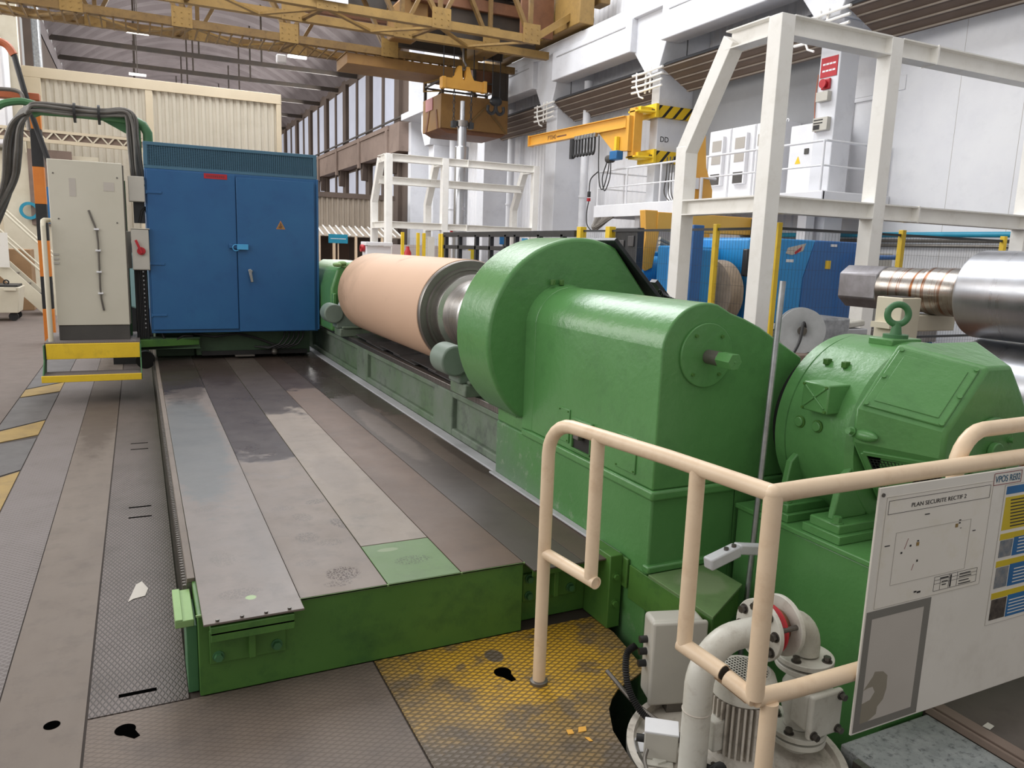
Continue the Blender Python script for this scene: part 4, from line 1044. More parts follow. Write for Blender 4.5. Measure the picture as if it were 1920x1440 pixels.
# ---------------------------------------------------------------- pit equipment
def pipe_bend(m, P, r, n=20): return m.tube(P, r, n)
def make_pump():
    t = thing('sump_tank', 'dirty white round sump tank top in the floor pit', 'tank', (1.83, 1.845, -.9))
    c = (1.83, 1.845)
    MB().lathe((c[0], c[1], 0), (0, 0, 1), [(-.9, .365), (-.06, .365), (-.05, .38), (-.02, .38), (-.02, .355), (-.045, .35), (-.045, 0)], 72).build('tank_body', 'white_dirty', t, smooth=30)
    MB().box(1.54, 1.575, 1.9, 1.94, -.044, -.03).build('cable_saddle', 'white_pipe', t)
    fl = MB().slab([(1.50, 2.0, -.043), (1.55, 2.06, -.043), (1.62, 2.08, -.043), (1.64, 2.02, -.043), (1.58, 1.97, -.043)], (0, 0, 1), .002); fl.build('peeled_paint_patch', 'white', t, smooth=0)
    # dark casing curved round the right side
    s = thing('pit_casing', 'curved dark steel casing around the right of the sump tank', 'casing', (2.25, 1.75, -.9))
    MB().lathe((1.98, 1.80, -.9), (0, 0, 1), [(0, .50), (.86, .50), (.86, .49), (0, .49)], 40, R(-80), R(30), closed=True).build('curved_sheet', 'steel_dark', s, smooth=30)
    # pump motor
    t = thing('pump_motor', 'small dirty white finned pump motor behind the cream rail', 'motor', (1.80, 1.80, -.05))
    mx, my = 1.80, 1.80
    f = MB(); f.cyl((mx, my, .03), (mx, my, .245), .080, n=32)
    for i in range(34):
        a = 2*math.pi*i/34
        f.obox((mx+.094*math.cos(a), my+.094*math.sin(a), .14), .016, .0034, .095, (math.cos(a), math.sin(a), 0), (-math.sin(a), math.cos(a), 0), (0, 0, 1))
    f.build('finned_frame', 'white_dirty', t, smooth=30)
    fc = MB().lathe((mx, my, .24), (0, 0, 1), [(0, .108), (.05, .108), (.072, .10), (.084, .085), (.082, .078), (.07, .078)], 48).build('fan_cowl', 'white_pipe', t)
    g = MB()
    for i in range(-6, 7):
        q = .078*math.sqrt(max(0, 1-(i/6.6)**2))
        g.box(mx-q, mx+q, my+i*.0124-.0016, my+i*.0124+.0016, .32, .3225); g.box(mx+i*.0124-.0016, mx+i*.0124+.0016, my-q, my+q, .3205, .3228)
    g.build('fan_grille', 'white_pipe', fc, smooth=0)
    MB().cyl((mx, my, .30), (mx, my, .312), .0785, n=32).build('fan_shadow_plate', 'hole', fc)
    b = MB().lathe((mx, my, -.045), (0, 0, 1), [(0, .14), (.02, .14), (.02, .13), (.055, .122), (.06, .105), (.08, .09)], 48).build('base_flange', 'white_dirty', t)
    for a in (100, 190, 245, 10): hexbolt(MB(), (mx+.125*math.cos(R(a)), my+.125*math.sin(R(a)), -.024), (0, 0, 1), .011, .03).build('bolt', 'bolt', b)
    MB().box(mx-.14, mx-.09, my-.03, my+.05, .06, .17).build('terminal_box', 'white_pipe', t, .006)
    # discharge pipework
    t = thing('discharge_pipe', 'white bent discharge pipe with bolted flanges rising from the sump', 'pipe', (1.60, 1.78, -.05))
    x0, y0, r = 1.585, 1.78, .0465
    P = [(x0, y0, -.044), (x0, y0, .30)] + [(x0+.155*(1-math.cos(R(a))), y0+.02*(a/90), .30+.155*math.sin(R(a))) for a in range(8, 91, 8)] + [(x0+.17, y0+.02, .455), (x0+.26, y0+.02, .455)]
    MB().tube(P, r, 28).build('riser_elbow', 'white_pipe', t)
    MB().lathe((x0, y0, .235), (0, 0, 1), [(-.003, r+.001), (0, r+.003), (.003, r+.001)], 28).build('weld_seam', 'white_dirty', t)
    def flange(m, p, d, R0=.105, th=.018): m.cyl(Vector(p), Vector(p)+Vector(d)*th, R0, n=48)
    fx = x0+.255; fz = .455; fy = y0+.02
    a = MB(); flange(a, (fx, fy, fz), (1, 0, 0)); a = a.build('flange', 'white_pipe', t, .002)
    c = MB().lathe((fx+.018, fy, fz), (1, 0, 0), [(0, .058), (.012, .066), (.065, .066), (.077, .058)], 40); c.build('rubber_joint', 'rust', t)
    MB().tube([(fx+.05, fy+.074*math.cos(R(a)), fz+.074*math.sin(R(a))) for a in range(95, 275, 12)], .014, 10).build('red_strap', 'red', t)['label'] = 'red strap round the joint between the flanges'
    b = MB(); flange(b, (fx+.095, fy, fz), (1, 0, 0)); b = b.build('flange', 'white_pipe', t, .002)
    for an in (35, 80, 125, 170, 215, 260, 305, 350):
        q = Vector((fx, fy+.083*math.cos(R(an)), fz+.083*math.sin(R(an))))
        hexbolt(MB(), q, (-1, 0, 0), .013, .016).build('bolt', 'bolt', a)
    for an in (40, 160, 280): MB().cyl((fx+.018, fy+.083*math.cos(R(an)), fz+.083*math.sin(R(an))), (fx+.095, fy+.083*math.cos(R(an)), fz+.083*math.sin(R(an))), .009, n=10).build('stud', 'bolt', t)
    ex = fx+.113; px = ex+.125
    P = [(ex-.004, fy, fz), (ex+.02, fy, fz)] + [(ex+.02+.105*math.sin(R(a)), fy, fz-.105*(1-math.cos(R(a)))) for a in range(10, 91, 10)] + [(px, fy, .325)]
    MB().tube(P, r*1.04, 28).build('down_elbow', 'white_pipe', t)
    v = thing('check_valve', 'white cast valve body between two round flanges', 'valve', (px, fy, .0))
    def pair(z, R0, tt, gap=.008):
        m = MB(); m.cyl((px, fy, z), (px, fy, z+.02), R0, n=48); o1 = m.build('flange', 'white_pipe', tt, .003)
        MB().cyl((px, fy, z-gap), (px, fy, z), R0*.86, n=40).build('gasket', 'black', tt)
        m = MB(); m.cyl((px, fy, z-gap-.02), (px, fy, z-gap), R0, n=48); m.build('flange', 'white_pipe', tt, .003)
        for an in range(22, 382, 90): hexbolt(MB(), (px+R0*.78*math.cos(R(an)), fy+R0*.78*math.sin(R(an)), z+.02), (0, 0, 1), .013, .016).build('bolt', 'bolt', o1)
    pair(.298, .10, v)
    MB().lathe((px, fy, .0), (0, 0, 1), [(.045, .05), (.08, .05), (.11, .062), (.20, .066), (.235, .05), (.272, .045)], 36).build('valve_body', 'white_pipe', v, smooth=40)
    bn = MB().box(px-.07, px+.06, fy-.10, fy-.02, .085, .225).build('bonnet', 'white_pipe', v, .014, 3)
    MB().box(px-.08, px+.07, fy-.125, fy-.10, .07, .235).build('bonnet_cover', 'white_pipe', v, .01, 3)
    for x, z in ((px-.062, .09), (px+.052, .09), (px+.052, .215)): hexbolt(MB(), (x, fy-.125, z), (0, -1, 0), .012, .018).build('bolt', 'bolt', bn)
    pair(.022, .10, v)
    p = thing('valve_pipe', 'white vertical pipe with a flange below the check valve', 'pipe', (px, fy, -.3))
    m = MB().cyl((px, fy, -.9), (px, fy, -.0075), r*1.05, n=28); m.build('pipe_run', 'white_pipe', p)
    m = MB().lathe((px, fy, -.14), (0, 0, 1), [(0, .105), (.02, .105), (.024, .06), (.055, .05)], 40).build('flange', 'white_pipe', p)
    for an in range(22, 382, 60): hexbolt(MB(), (px+.085*math.cos(R(an)), fy+.085*math.sin(R(an)), -.12), (0, 0, 1), .013, .016).build('bolt', 'bolt', m)
    # control box behind the riser and the small one on the tank
    b = thing('control_box', 'off-white upright control box with cable glands beside the pit', 'junction box', (1.80, 2.2, -.05))
    u = Vector((.96, -.28, 0)); w = Vector((.28, .96, 0)); c = Vector((1.80, 2.17, .165))
    MB().obox(c+w*.03, .105, .05, .165, u, w, (0, 0, 1)).build('box_body', 'grey_box', b, .016, 3)
    MB().obox(c+w*-.032, .11, .012, .17, u, w, (0, 0, 1)).build('box_cover', 'grey_box', b, .01, 3)
    MB().obox(c-Vector((0, 0, .28)), .03, .03, .115, u, w, (0, 0, 1)).build('stand', 'leather', b)
    g = MB()
    for z in (.235, .185, .135):
        p0 = c-u*.105+w*.03; g.cyl((p0.x, p0.y, z), (p0.x-u.x*.03, p0.y-u.y*.03, z), .014, n=14)
    for k_, z in enumerate((.235, .185, .135)):
        p0 = c-u*.105+w*.03; MB().cyl((p0.x, p0.y, z), (p0.x-u.x*.03, p0.y-u.y*.03, z), .014, n=14).build('cable_gland', 'black', b)
    def conduit(name, label, pts, r, mat, ribs=True):
        m = MB(); P = smooth_path([Vector(p) for p in pts], 26 if ribs else 8)
        rr = [r*(1.0 if (i % 2) else .72) for i in range(len(P))] if ribs else r
        tag(m.tube(P, rr, 10).build(name, mat, None, smooth=60), label, 'cable')
    conduit('ribbed_conduit', 'black ribbed conduit dropping from the glands of the control box', [(1.667, 2.24, .21), (1.625, 2.24, .18), (1.61, 2.2, .08), (1.625, 2.13, .01), (1.66, 2.03, -.01), (1.70, 1.93, -.025)], .015, 'black')
    conduit('ribbed_conduit', 'thick black ribbed conduit curving behind the white riser pipe', [(1.58, 1.69, -.03), (1.60, 1.66, .03), (1.635, 1.70, .06), (1.66, 1.76, .0), (1.67, 1.82, -.03)], .019, 'black')
    conduit('grey_cable', 'thin grey cable looping off the small box on the tank', [(1.512, 1.93, .01), (1.475, 1.89, -.0), (1.46, 1.82, -.02), (1.50, 1.77, -.03), (1.55, 1.76, -.035), (1.62, 1.83, -.035)], .0065, 'leather', False)
    conduit('bare_cable_end', 'dark cable with a bare end sticking up over the tank rim', [(1.585, 2.31, .085), (1.60, 2.26, .06), (1.625, 2.17, .02), (1.66, 2.05, -.0), (1.72, 1.95, -.03)], .009, 'leather', False)
    b = thing('tank_box', 'small square pale junction box on the sump tank', 'junction box', (1.58, 1.94, -.045))
    u = Vector((.80, -.60, 0)); w = Vector((.60, .80, 0)); c = Vector((1.585, 1.95, .012))
    MB().obox(c, .058, .042, .05, u, w, (0, 0, 1)).build('box_body', 'grey_box', b, .004)
    MB().obox(c+Vector((0, 0, .053)), .059, .043, .004, u, w, (0, 0, 1)).build('box_lid', 'white', b, .002)
    p0 = c-u*.058; MB().cyl(p0, p0-u*.028, .014, n=14).build('cable_gland', 'black', b)
    MB().obox(c-Vector((0, 0, .052))-w*.05, .045, .02, .002, u, w, (0, 0, 1)).build('mounting_foot', 'white_pipe', b)
    l = thing('control_lever', 'grey cranked hand lever above the green cover plates', 'lever', (2.05, 2.06, .5))
    m = MB(); m.obox((1.86, 2.02, .63), .075, .022, .022, (.97, 0.10, .18), (-.1, 1, 0), (-.18, 0, .97))
    m.obox((2.0, 2.035, .634), .075, .02, .02, (.93, .1, -.2), (-.1, 1, 0), (.2, 0, .93))
    m.build('handle', 'sheet_grey', l, .006)
    for x in (1.875, 1.91): MB().cyl((x, 2.02, .65+(x-1.86)*.19), (x, 2.02, .66+(x-1.86)*.19), .009, n=12).build('screw', 'bolt', l)
    MB().box(2.055, 2.08, 2.02, 2.045, -.045, .62).build('lever_post', 'blacksteel', l, .004)
make_pump()

def make_tray():
    t = thing('cover_tray', 'dusty green sheet-metal cover box in front of the headstock foot', 'cover', (2.1, 2.4, 0))
    top = [(1.935, 2.125), (2.258, 2.318), (2.258, 2.548), (1.935, 2.548)]
    MB().prism(top, 'xy', .318, .33).build('tray_top', 'tray_green', t, .002)
    MB().prism([(1.945, 2.14), (2.25, 2.325), (2.25, 2.54), (1.945, 2.54)], 'xy', .20, .318).build('tray_body', 'green_dark', t, .003)
    MB().box(1.935, 1.945, 2.13, 2.69, .16, .318).build('side_plate', 'green_dark', t, .002)
make_tray()
def make_rod():
    o = MB().tube([(2.204, 2.262, -.9), (2.276, 2.30, .36), (2.349, 2.34, 1.612)], .0125, 16).build('steel_rod', 'galv')
    tag(o, 'thin galvanised pipe leaning upright against the headstock front', 'pipe')
make_rod()
def make_block():
    t = thing('concrete_block', 'speckled blue-grey concrete block below the safety board', 'block', (2.35, 1.5, -.9))
    MB().box(2.19, 2.655, 1.252, 1.70, -.9, -.004).build('block', 'concrete_speck', t, .006)
    MB().box(2.16, 2.19, 1.252, 1.62, -.9, -.01).build('edge_angle', 'steel_dark', t)
    t = thing('floor_rail', 'rusty grooved rail set in the floor beside the concrete block', 'rail', (2.70, 1.5, 0))
    m = MB(); m.box(2.657, 2.67, -3, 1.71, -.0055, .022); m.box(2.69, 2.742, -3, 1.71, -.0055, .018); m.box(2.67, 2.69, -3, 1.71, -.0055, .004)
    m.build('rail_profile', 'concrete_brown', t, .002)
    o = MB().slab([(2.767,1.555,0.003), (2.809,1.562,0.003), (2.809,1.537,0.003), (2.771,1.529,0.003)], (0, 0, 1), .002).build('paper_scrap', 'paper', smooth=0)
    tag(o, 'tiny diamond-shaped paper scrap on the floor under the poster', 'scrap')
make_block()

# ---------------------------------------------------------------- hall shell
def corrugated(m, p0, u, length, z0, z1, nrm, pitch=.25, amp=.035, t=.0):
    """trapezoidal sheeting standing on the line p0 + s*u, ribs towards nrm"""
    p0, u, nv = Vector(p0), Vector(u).normalized(), Vector(nrm).normalized()
    pts = []; s = 0.
    prof = ((0, 0), (.35, 0), (.5, 1), (.85, 1))
    while s < length:
        for a, b in prof:
            if s+a*pitch <= length: pts.append(p0+u*(s+a*pitch)+nv*amp*b)
        s += pitch
    pts.append(p0+u*length)
    n = len(pts); vs = [(p.x, p.y, z0) for p in pts]+[(p.x, p.y, z1) for p in pts]
    return m.add(vs, [(i, i+1, i+1+n, i+n) for i in range(n-1)])

COLS = [(10.25, .44), (15.3, .30), (20.3, .62), (25.4, .6), (30.5, .6)]
WX = 11.95
def make_hall():
    # right wall, sheeting and smooth panels
    m = MB(); corrugated(m, (WX, 10.6, 0), (0, 1, 0), 23.3, 0, 7.3, (-1, 0, 0), .22, .03)
    m.box(WX+.02, WX+.15, 10.6, 33.9, 0, 12.5)
    corrugated(m, (11.62, -3, 7.3), (0, 1, 0), 37, 7.3, 12.5, (-1, 0, 0), .22, .03)
    struct(m, 'wall_right', 'white', smooth=0)
    m = MB(); m.box(WX-.03, WX+.15, -3, 9.8, 0, 7.3); m.box(WX-.03, WX+.15, 9.8, 10.6, 4.6, 7.3); m.box(WX-.03, WX+.15, 9.8, 10.6, 0, 2.85)
    w = struct(m, 'wall_right_panels', 'white', smooth=0)
    g = MB()
    for i in range(11): g.box(WX-.0315, WX-.0295, -2+i*1.05, -2+i*1.05+.006, 0, 7)
    g.build('panel_joint', 'ink_grey', w, smooth=0)
    m = MB(); m.box(WX-.05, WX-.028, 9.5, 10.62, 4.62, 4.86)
    struct(m, 'trim_2_door_lintel', 'white', .004)
    d = MB().box(WX-.01, WX+.03, 9.82, 10.58, 2.86, 4.55).build('door_1', 'white', bevel=.003); d['kind'] = 'structure'
    m = MB()
    for a in ((9.76, 9.82, 2.85, 4.62), (10.54, 10.62, 2.85, 4.62), (9.76, 10.62, 4.55, 4.62)): m.box(WX-.045, WX+.02, *a)
    m.build('door_frame', 'white', d, .003)
    MB().box(WX-.03, WX-.01, 9.88, 9.96, 3.78, 3.81).build('door_handle', 'blacksteel', d)
    m = MB(); m.box(WX-.12, WX-.03, 10.66, 15.1, 2.86, 5.9); struct(m, 'wall_right_shaded', 'shade_grey', smooth=0)  # added panel; wall shade under the heater panel is put into its grey
    # concrete columns with widened heads
    for i, (y, wd) in enumerate(COLS):
        m = MB(); m.box(10.9, 11.35 if i == 0 else 11.93, y-wd/2, y+wd/2, 0, 5.75)
        m.prism([(y-.28, 5.75), (y+wd/2, 5.75), (y+.75, 6.40), (y+.75, 7.1), (y-.55, 7.1), (y-.55, 6.4)], 'yz', 10.72, 11.93)
        struct(m, 'pillar', 'concrete_white', .015)
    # crane runway: stepped beam, one deep panel per bay
    m = MB(); m.box(10.60, 11.9, -3, 33.6, 7.08, 7.34)
    struct(m, 'trim_3_runway_ledge', 'concrete_white', .015)
    ys = [5.1]+[c[0] for c in COLS]
    for i in range(len(ys)-1):
        a, b = ys[i]+.62, ys[i+1]-.55
        m = MB(); m.box(10.55, 11.05, a, b, 6.34, 7.08)
        o = struct(m, 'runway_beam', 'concrete_white', .02)
        MB().box(10.535, 10.55, a+.25, b-.25, 6.92, 6.95).build('beam_moulding', 'concrete_grey', o, .004)
    m = MB(); m.box(10.55, 11.05, -3, 4.5, 6.34, 7.08); struct(m, 'runway_beam', 'concrete_white', .02)
    MB().box(10.8, 10.86, -3, 80, 7.341, 7.42).build('crane_rail', 'dark_steel')['kind'] = 'structure'
    bpy.data.objects['crane_rail']['kind'] = 'structure'
    m = MB(); m.box(11.05, 11.93, 33.55, 33.94, 0, 7.08); m.box(11.05, 11.93, 33.55, 33.94, 7.35, 12); struct(m, 'wall_right_step', 'concrete_white', smooth=0)
    # unpainted bay beyond: brown beam, columns, tall window sheets
    for i in range(9):
        y = 35.6+5.0*i
        m = MB(); m.box(11.0, 11.9, y-.35, y+.35, 0, 10.6)
        m.prism([(y-.12, 5.0), (y+.12, 5.0), (y+.3, 5.85), (y-.3, 5.85)], 'yz', 10.7, 11.0)
        struct(m, 'pillar', 'concrete_dark', .01)
        m = MB(); m.box(10.6, 11.2, y-.2 if i else 33.9, y+4.78, 5.85, 7.1); m.box(10.5, 10.62, y-.16, y+.16, 5.6, 7.1)
        m.box(10.52, 10.6, y-.2, y+4.7, 6.9, 7.1)
        struct(m, 'runway_beam', 'concrete_brown', .015)
        for zz, nm in (((7.2, 10.4), 'u'), ((2.4, 5.7), 'l')):
            for k in range(2):
                a = y+.5+k*2.1
                m = MB(); m.box(11.12, 11.16, a, a+1.75, zz[0], zz[1])
                o = m.build('window_%d' % (i*4+k+(2 if nm == 'l' else 0)+1), 'win_sheet', smooth=0); o['kind'] = 'structure'
        m = MB(); m.box(11.05, 11.9, y+2.27, y+2.58, 0, 10.5); struct(m, 'pillar', 'concrete_dark')
    m = MB(); m.box(11.18, 12.0, 33.95, 82, 0, 11); struct(m, 'wall_right_far', 'concrete_dark', smooth=0)
    # arched roof of the far bays, tie beams and hangers
    cx, zs, half, rise = 4.05, 10.7, 7.3, 3.1
    Rr = (half**2+rise**2)/(2*rise); zc = zs+rise-Rr; a1 = math.degrees(math.asin(half/Rr))
    sec = [(cx+Rr*math.sin(R(-a1+2*a1*i/28)), zc+Rr*math.cos(R(-a1+2*a1*i/28))) for i in range(29)]
    m = MB(); n = len(sec); vs = []; fs = []
    ny = 52*4
    ylist = []
    for j in range(26):
        y = 34+j*1.85
        ylist += [(y, 0), (y+.75, 0), (y+.95, .22), (y+1.6, .22)]
    for y, up in ylist: vs += [(x, y, z+up) for x, z in sec]
    for j in range(len(ylist)-1):
        for i in range(n-1): fs.append((j*n+i, j*n+i+1, (j+1)*n+i+1, (j+1)*n+i))
    m.add(vs, fs); struct(m, 'ceiling', 'roof_sheet', smooth=20)
    for k, y in enumerate((43.4, 47.8, 53.0, 59.0, 66.0)):
        t = MB(); t.box(cx-half, cx+half, y-.07, y+.07, zs-.11, zs+.11)
        for x in (.3, 3.2, 6.2): 
            zt = zc+math.sqrt(Rr**2-(x-cx)**2); t.box(x-.04, x+.04, y-.04, y+.04, zs, zt)
        o = t.build('roof_tie_beam', 'dark_steel', smooth=0); o['kind'] = 'structure'
    m = MB(); m.box(cx-half-.4, cx-half, 34, 82, 9.9, 10.75); m.box(11.2, 11.9, 33.6, 82, 10.55, 10.85)
    struct(m, 'trim_4_eaves_beam', 'roof_sheet', smooth=0)
    m = MB(); m.box(cx-half-.3, cx-half, 36, 82, 0, 10); struct(m, 'wall_left', 'concrete_dark', smooth=0)
    m = MB(); m.box(-4, 12, 82, 82.3, 0, 14); struct(m, 'wall_back', 'concrete_dark', smooth=0)
    # light-coloured ribs where the wall on the left meets the roof
    m = MB(); m.box(-3.0, -2.75, 33.0, 33.5, 6.0, 10.6); struct(m, 'trim_5_duct', 'galv', .05)
    m = MB(); m.box(-3.6, -3.05, 29.5, 30.3, 0, 9.6); struct(m, 'pillar', 'concrete_dark')
    # end wall strip at far left with a big pale hood
    m = MB(); m.box(-6.5, -2.72, 26.2, 26.5, 0, 9.5); struct(m, 'wall_left_return', 'cream_pale', smooth=0)
    m = MB(); m.box(-6.5, -2.95, 25.0, 26.15, 4.0, 6.6); m.prism([(-6.5, 6.6), (-2.95, 6.6), (-3.6, 8.0), (-6.5, 8.4)], 'xz', 25.0, 26.15)
    struct(m, 'trim_6_white_hood', 'white', .05)
t_ = NT('translucent_window_sheet', .6, 0, .2)
t_.color(t_.mix(t_.ramp(t_.noise(.7, 3), .3, .7), 'b4b8c6', 'a6aab8'))
t_.b.inputs['Emission Color'].default_value = (.80, .85, 1, 1)
t_.b.inputs['Emission Strength'].default_value = .16
M['win_sheet'] = t_.m
M['shade_grey'] = paint('shaded_wall_grey', '8b8b8c', '828284', .7, .8)  # grey stands for white wall in shade behind the cabinets
M['roof_sheet'] = paint('dark_mauve_roof_sheet', '7b7374', '696162', .5, .35, dirt='544d4e', dirt_amt=.5)
make_hall()

# ---------------------------------------------------------------- radiant heating panels below the runway
def make_panels():
    spans = [(10.35, 15.0), (15.55, 20.1), (20.75, 25.0), (4.4, 9.9)]
    names = ['brown ribbed radiant heater panel between the red-sign column and the jib crane column',
             'brown ribbed radiant heater panel directly above the yellow jib arm',
             'brown ribbed radiant heater panel farthest away, right of the hanging cab',
             'brown ribbed radiant heater panel nearest the camera, at the top right']
    for (a, b), lab in zip(spans, names):
        t = thing('radiant_panel', lab, 'heater', (11.1, (a+b)/2, 5.4), 'radiant heater panels under the runway')
        p0, p1 = Vector((10.78, 0, 5.87)), Vector((11.42, 0, 5.36)); d = (p1-p0).normalized(); n = Vector((d.z, 0, -d.x)); n = n if n.x < 0 else -n
        MB().slab([(p0.x, a, p0.z), (p0.x, b, p0.z), (p1.x, b-.25, p1.z), (p1.x, a+.12, p1.z)], -n, .03).build('panel_sheet', 'panel_brown', t, smooth=0)
        for k in range(5):
            q = p0.lerp(p1, .06+.22*k)+n*.012
            MB().tube([(q.x, a+.02+.02*k, q.z), (q.x, b-.04-.05*k, q.z)], .018, 8).build('heating_tube', 'panel_rib', t)
        MB().slab([(p0.x-.01, a, p0.z+.0), (p0.x-.01, b, p0.z+.0), (p0.x+.1, b, p0.z+.09), (p0.x+.1, a, p0.z+.09)], (0.6, 0, -1), .015).build('top_lip', 'blacksteel', t, smooth=0)
        h = MB()
        for yy in (a+.5, b-.5): h.cyl((11.1, yy, 5.6), (11.1, yy, 6.45), .012, n=8)
        h.build('hanger_rod', 'blacksteel', t)
    labs = ['white pipe cluster on the column under the red sign runway head', 'white pipe cluster on the jib crane column head', 'white pipe cluster on the third column head, left of the yellow jib']
    for (y, wd), lab in zip(COLS[:3], labs):
        t = MB()
        for k in range(4):
            z = 5.80-.13*k
            t.tube([(10.66, y-.55, z+.02), (10.66, y+.2, z), (10.66, y+.62, z+.01)], .026, 8)
        t.box(10.69, 10.72, y-.06, y-.02, 5.35, 5.9); t.box(10.69, 10.72, y+.12, y+.16, 5.35, 5.9)
        t.tube([(10.66, y+.45, 5.85), (10.64, y+.42, 5.55), (10.66, y+.3, 5.3), (10.69, y+.18, 5.25)], .02, 8)
        tag(t.build('pipe_cluster', 'white_frame', None), lab, 'pipes', 'pipe clusters on the columns')
make_panels()

# ---------------------------------------------------------------- mezzanine with cabinets
def make_mezz():
    t = thing('mezzanine', 'white steel mezzanine platform with tube railing along the right wall', 'platform', (11.1, 13, 2.6))
    MB().box(10.3, 11.9, 9.58, 16.72, 2.80, 2.85).build('deck', 'white', t, .004)
    m = MB(); m.box(10.28, 10.34, 9.56, 16.74, 2.56, 2.84); m.box(10.3, 11.9, 9.56, 9.62, 2.56, 2.84); m.box(10.3, 11.9, 16.68, 16.74, 2.56, 2.84); m.box(10.3, 11.9, 9.6, 16.7, 2.66, 2.79)
    m.build('edge_beam', 'white', t, .006)
    r = .021
    for z in (3.66, 3.26):
        MB().tube([(11.88, 9.63, z), (10.34, 9.63, z), (10.32, 9.65, z), (10.32, 16.65, z), (10.34, 16.68, z), (11.88, 16.68, z)], r if z > 3.5 else r*.75, 8).build('rail', 'white', t)
    for p in [(10.32, 9.65), (10.32, 11.2), (10.32, 12.6), (10.32, 14.1), (10.32, 15.4), (10.32, 16.65), (11.1, 16.68), (11.86, 16.68), (11.86, 9.63)]:
        MB().cyl((p[0], p[1], 2.85), (p[0], p[1], 3.66), r, n=8).build('post', 'white', t)
    for y in (10.25, 15.3): MB().box(10.6, 10.8, y-.1, y+.1, 0, 2.655).build('support_post', 'white', t, .004)
    def cab(y0, y1, z1, label, kind):
        c = thing('switch_cabinet', label, 'cabinet', (11.4, (y0+y1)/2, 2.85), 'white cabinets on the mezzanine')
        MB().box(11.2, 11.8, y0, y1, 2.852, z1).build('body', 'white', c, .006)
        d = MB().box(11.185, 11.2, y0+.015, y1-.015, 2.93, z1-.02).build('door', 'white', c, .004)
        ym = (y0+y1)/2
        if kind:
            MB().box(11.10, 11.185, ym-.20, ym+.16, 3.18, 4.18).build('cooling_unit', 'white', c, .006)
            for z0, z2, mt in ((3.88, 4.1, 'ink_grey'), (3.62, 3.8, 'ink_grey'), (3.2, 3.42, 'grey_dark')): MB().box(11.094, 11.1, ym-.16, ym+.12, z0, z2).build('louvre', mt, c, smooth=0)
            MB().box(11.178, 11.185, ym-.18, ym+.14, 3.46, 3.55).build('nameplate', 'grey_dark', c, smooth=0)
            for yy in (y0+.06, y1-.06): MB().lathe((11.5, yy, z1+.03), (1, 0, 0), [(-.006, .025), (.006, .025), (.006, .04), (-.006, .04)], 14, closed=True).build('lifting_ring', 'white', c)
        else:
            MB().box(11.165, 11.185, ym-.12, ym-.02, 3.62, 3.72).build('handle', 'grey_dark', c, .004)
            MB().prism([(ym+.06, 3.46), (ym+.2, 3.46), (ym+.13, 3.60)], 'yz', 11.182, 11.185).build('warning_triangle', 'yellow', c, smooth=0)
    cab(12.95, 13.62, 4.33, 'white cabinet with cooling unit on the mezzanine, farthest from the red sign', 1)
    cab(12.24, 12.93, 4.33, 'white cabinet with cooling unit on the mezzanine, next one towards the red sign', 1)
    cab(11.66, 12.22, 4.33, 'white cabinet on the mezzanine half hidden behind the white steel post', 1)
    cab(10.55, 11.3, 4.16, 'pale cabinet with yellow warning triangle on the mezzanine beside the red-sign column', 0)
    b = MB().box(11.0, 11.4, 14.3, 14.75, 2.852, 3.55).build('utility_box', 'white', None, .006); tag(b, 'white equipment box with cables on the mezzanine under the jib crane', 'box')
    m = MB(); rnd = random.Random(2)
    for i in range(6): m.tube(smooth_path([Vector((10.98, 14.2+.12*i, 3.9)), Vector((10.95, 14.25+.1*i, 3.5)), Vector((10.96+.05*rnd.random(), 14.1+.15*i, 3.1)), Vector((11.0, 14.3+.05*i, 2.87))], 5), .014, 6)
    tag(m.build('hanging_cables', 'grey_dark', None), 'tangle of dark cables hanging over the white equipment box on the mezzanine', 'cables')
    # items on the red-sign column, facing the hall
    X = 10.9
    s = thing('red_sign', 'red notice with two white lines on the white column', 'sign', (X, 10.25, 4.9))
    MB().box(X-.012, X-.001, 10.07, 10.43, 4.83, 5.16).build('sign_plate', 'red', s, .002)
    g = MB()
    for z in (5.03, 4.92):
        for k in range(4): g.box(X-.0135, X-.0125, 10.11+k*.072, 10.17+k*.072, z, z+.03)
    g.build('lettering', 'white', s, smooth=0)
    s = thing('siren', 'red round siren under the red notice', 'siren', (X, 10.25, 4.7))
    MB().box(X-.05, X-.001, 10.17, 10.36, 4.62, 4.80).build('housing', 'red', s, .02, 3)
    MB().cyl((X-.05, 10.265, 4.71), (X-.12, 10.265, 4.71), .055, .075, n=24).build('horn', 'red', s)
    s = thing('column_box', 'small white box under the red siren', 'junction box', (X, 10.25, 4.5))
    MB().box(X-.1, X-.001, 10.14, 10.40, 4.42, 4.58).build('box_body', 'grey_box', s, .006)
    s = thing('thermostat_box', 'grey control box with black strips low on the red-sign column', 'control box', (X, 10.25, 4.0))
    MB().box(X-.09, X-.001, 10.10, 10.42, 3.93, 4.15).build('box_body', 'grey_box', s, .006)
    g = MB()
    for z in (4.10, 4.05): g.box(X-.093, X-.09, 10.2, 10.40, z, z+.02)
    g.box(X-.093, X-.09, 10.26, 10.40, 3.95, 4.03); g.build('black_strip', 'black', s, smooth=0)
    c = MB().tube(smooth_path([Vector((X-.02, 10.46, 4.9)), Vector((X-.03, 10.47, 4.5)), Vector((X-.02, 10.455, 4.2)), Vector((X-.03, 10.40, 3.92))], 5), .008, 6)
    tag(c.build('red_wire', 'orange_red', None), 'thin red wire running down the edge of the red-sign column', 'wire')
make_mezz()

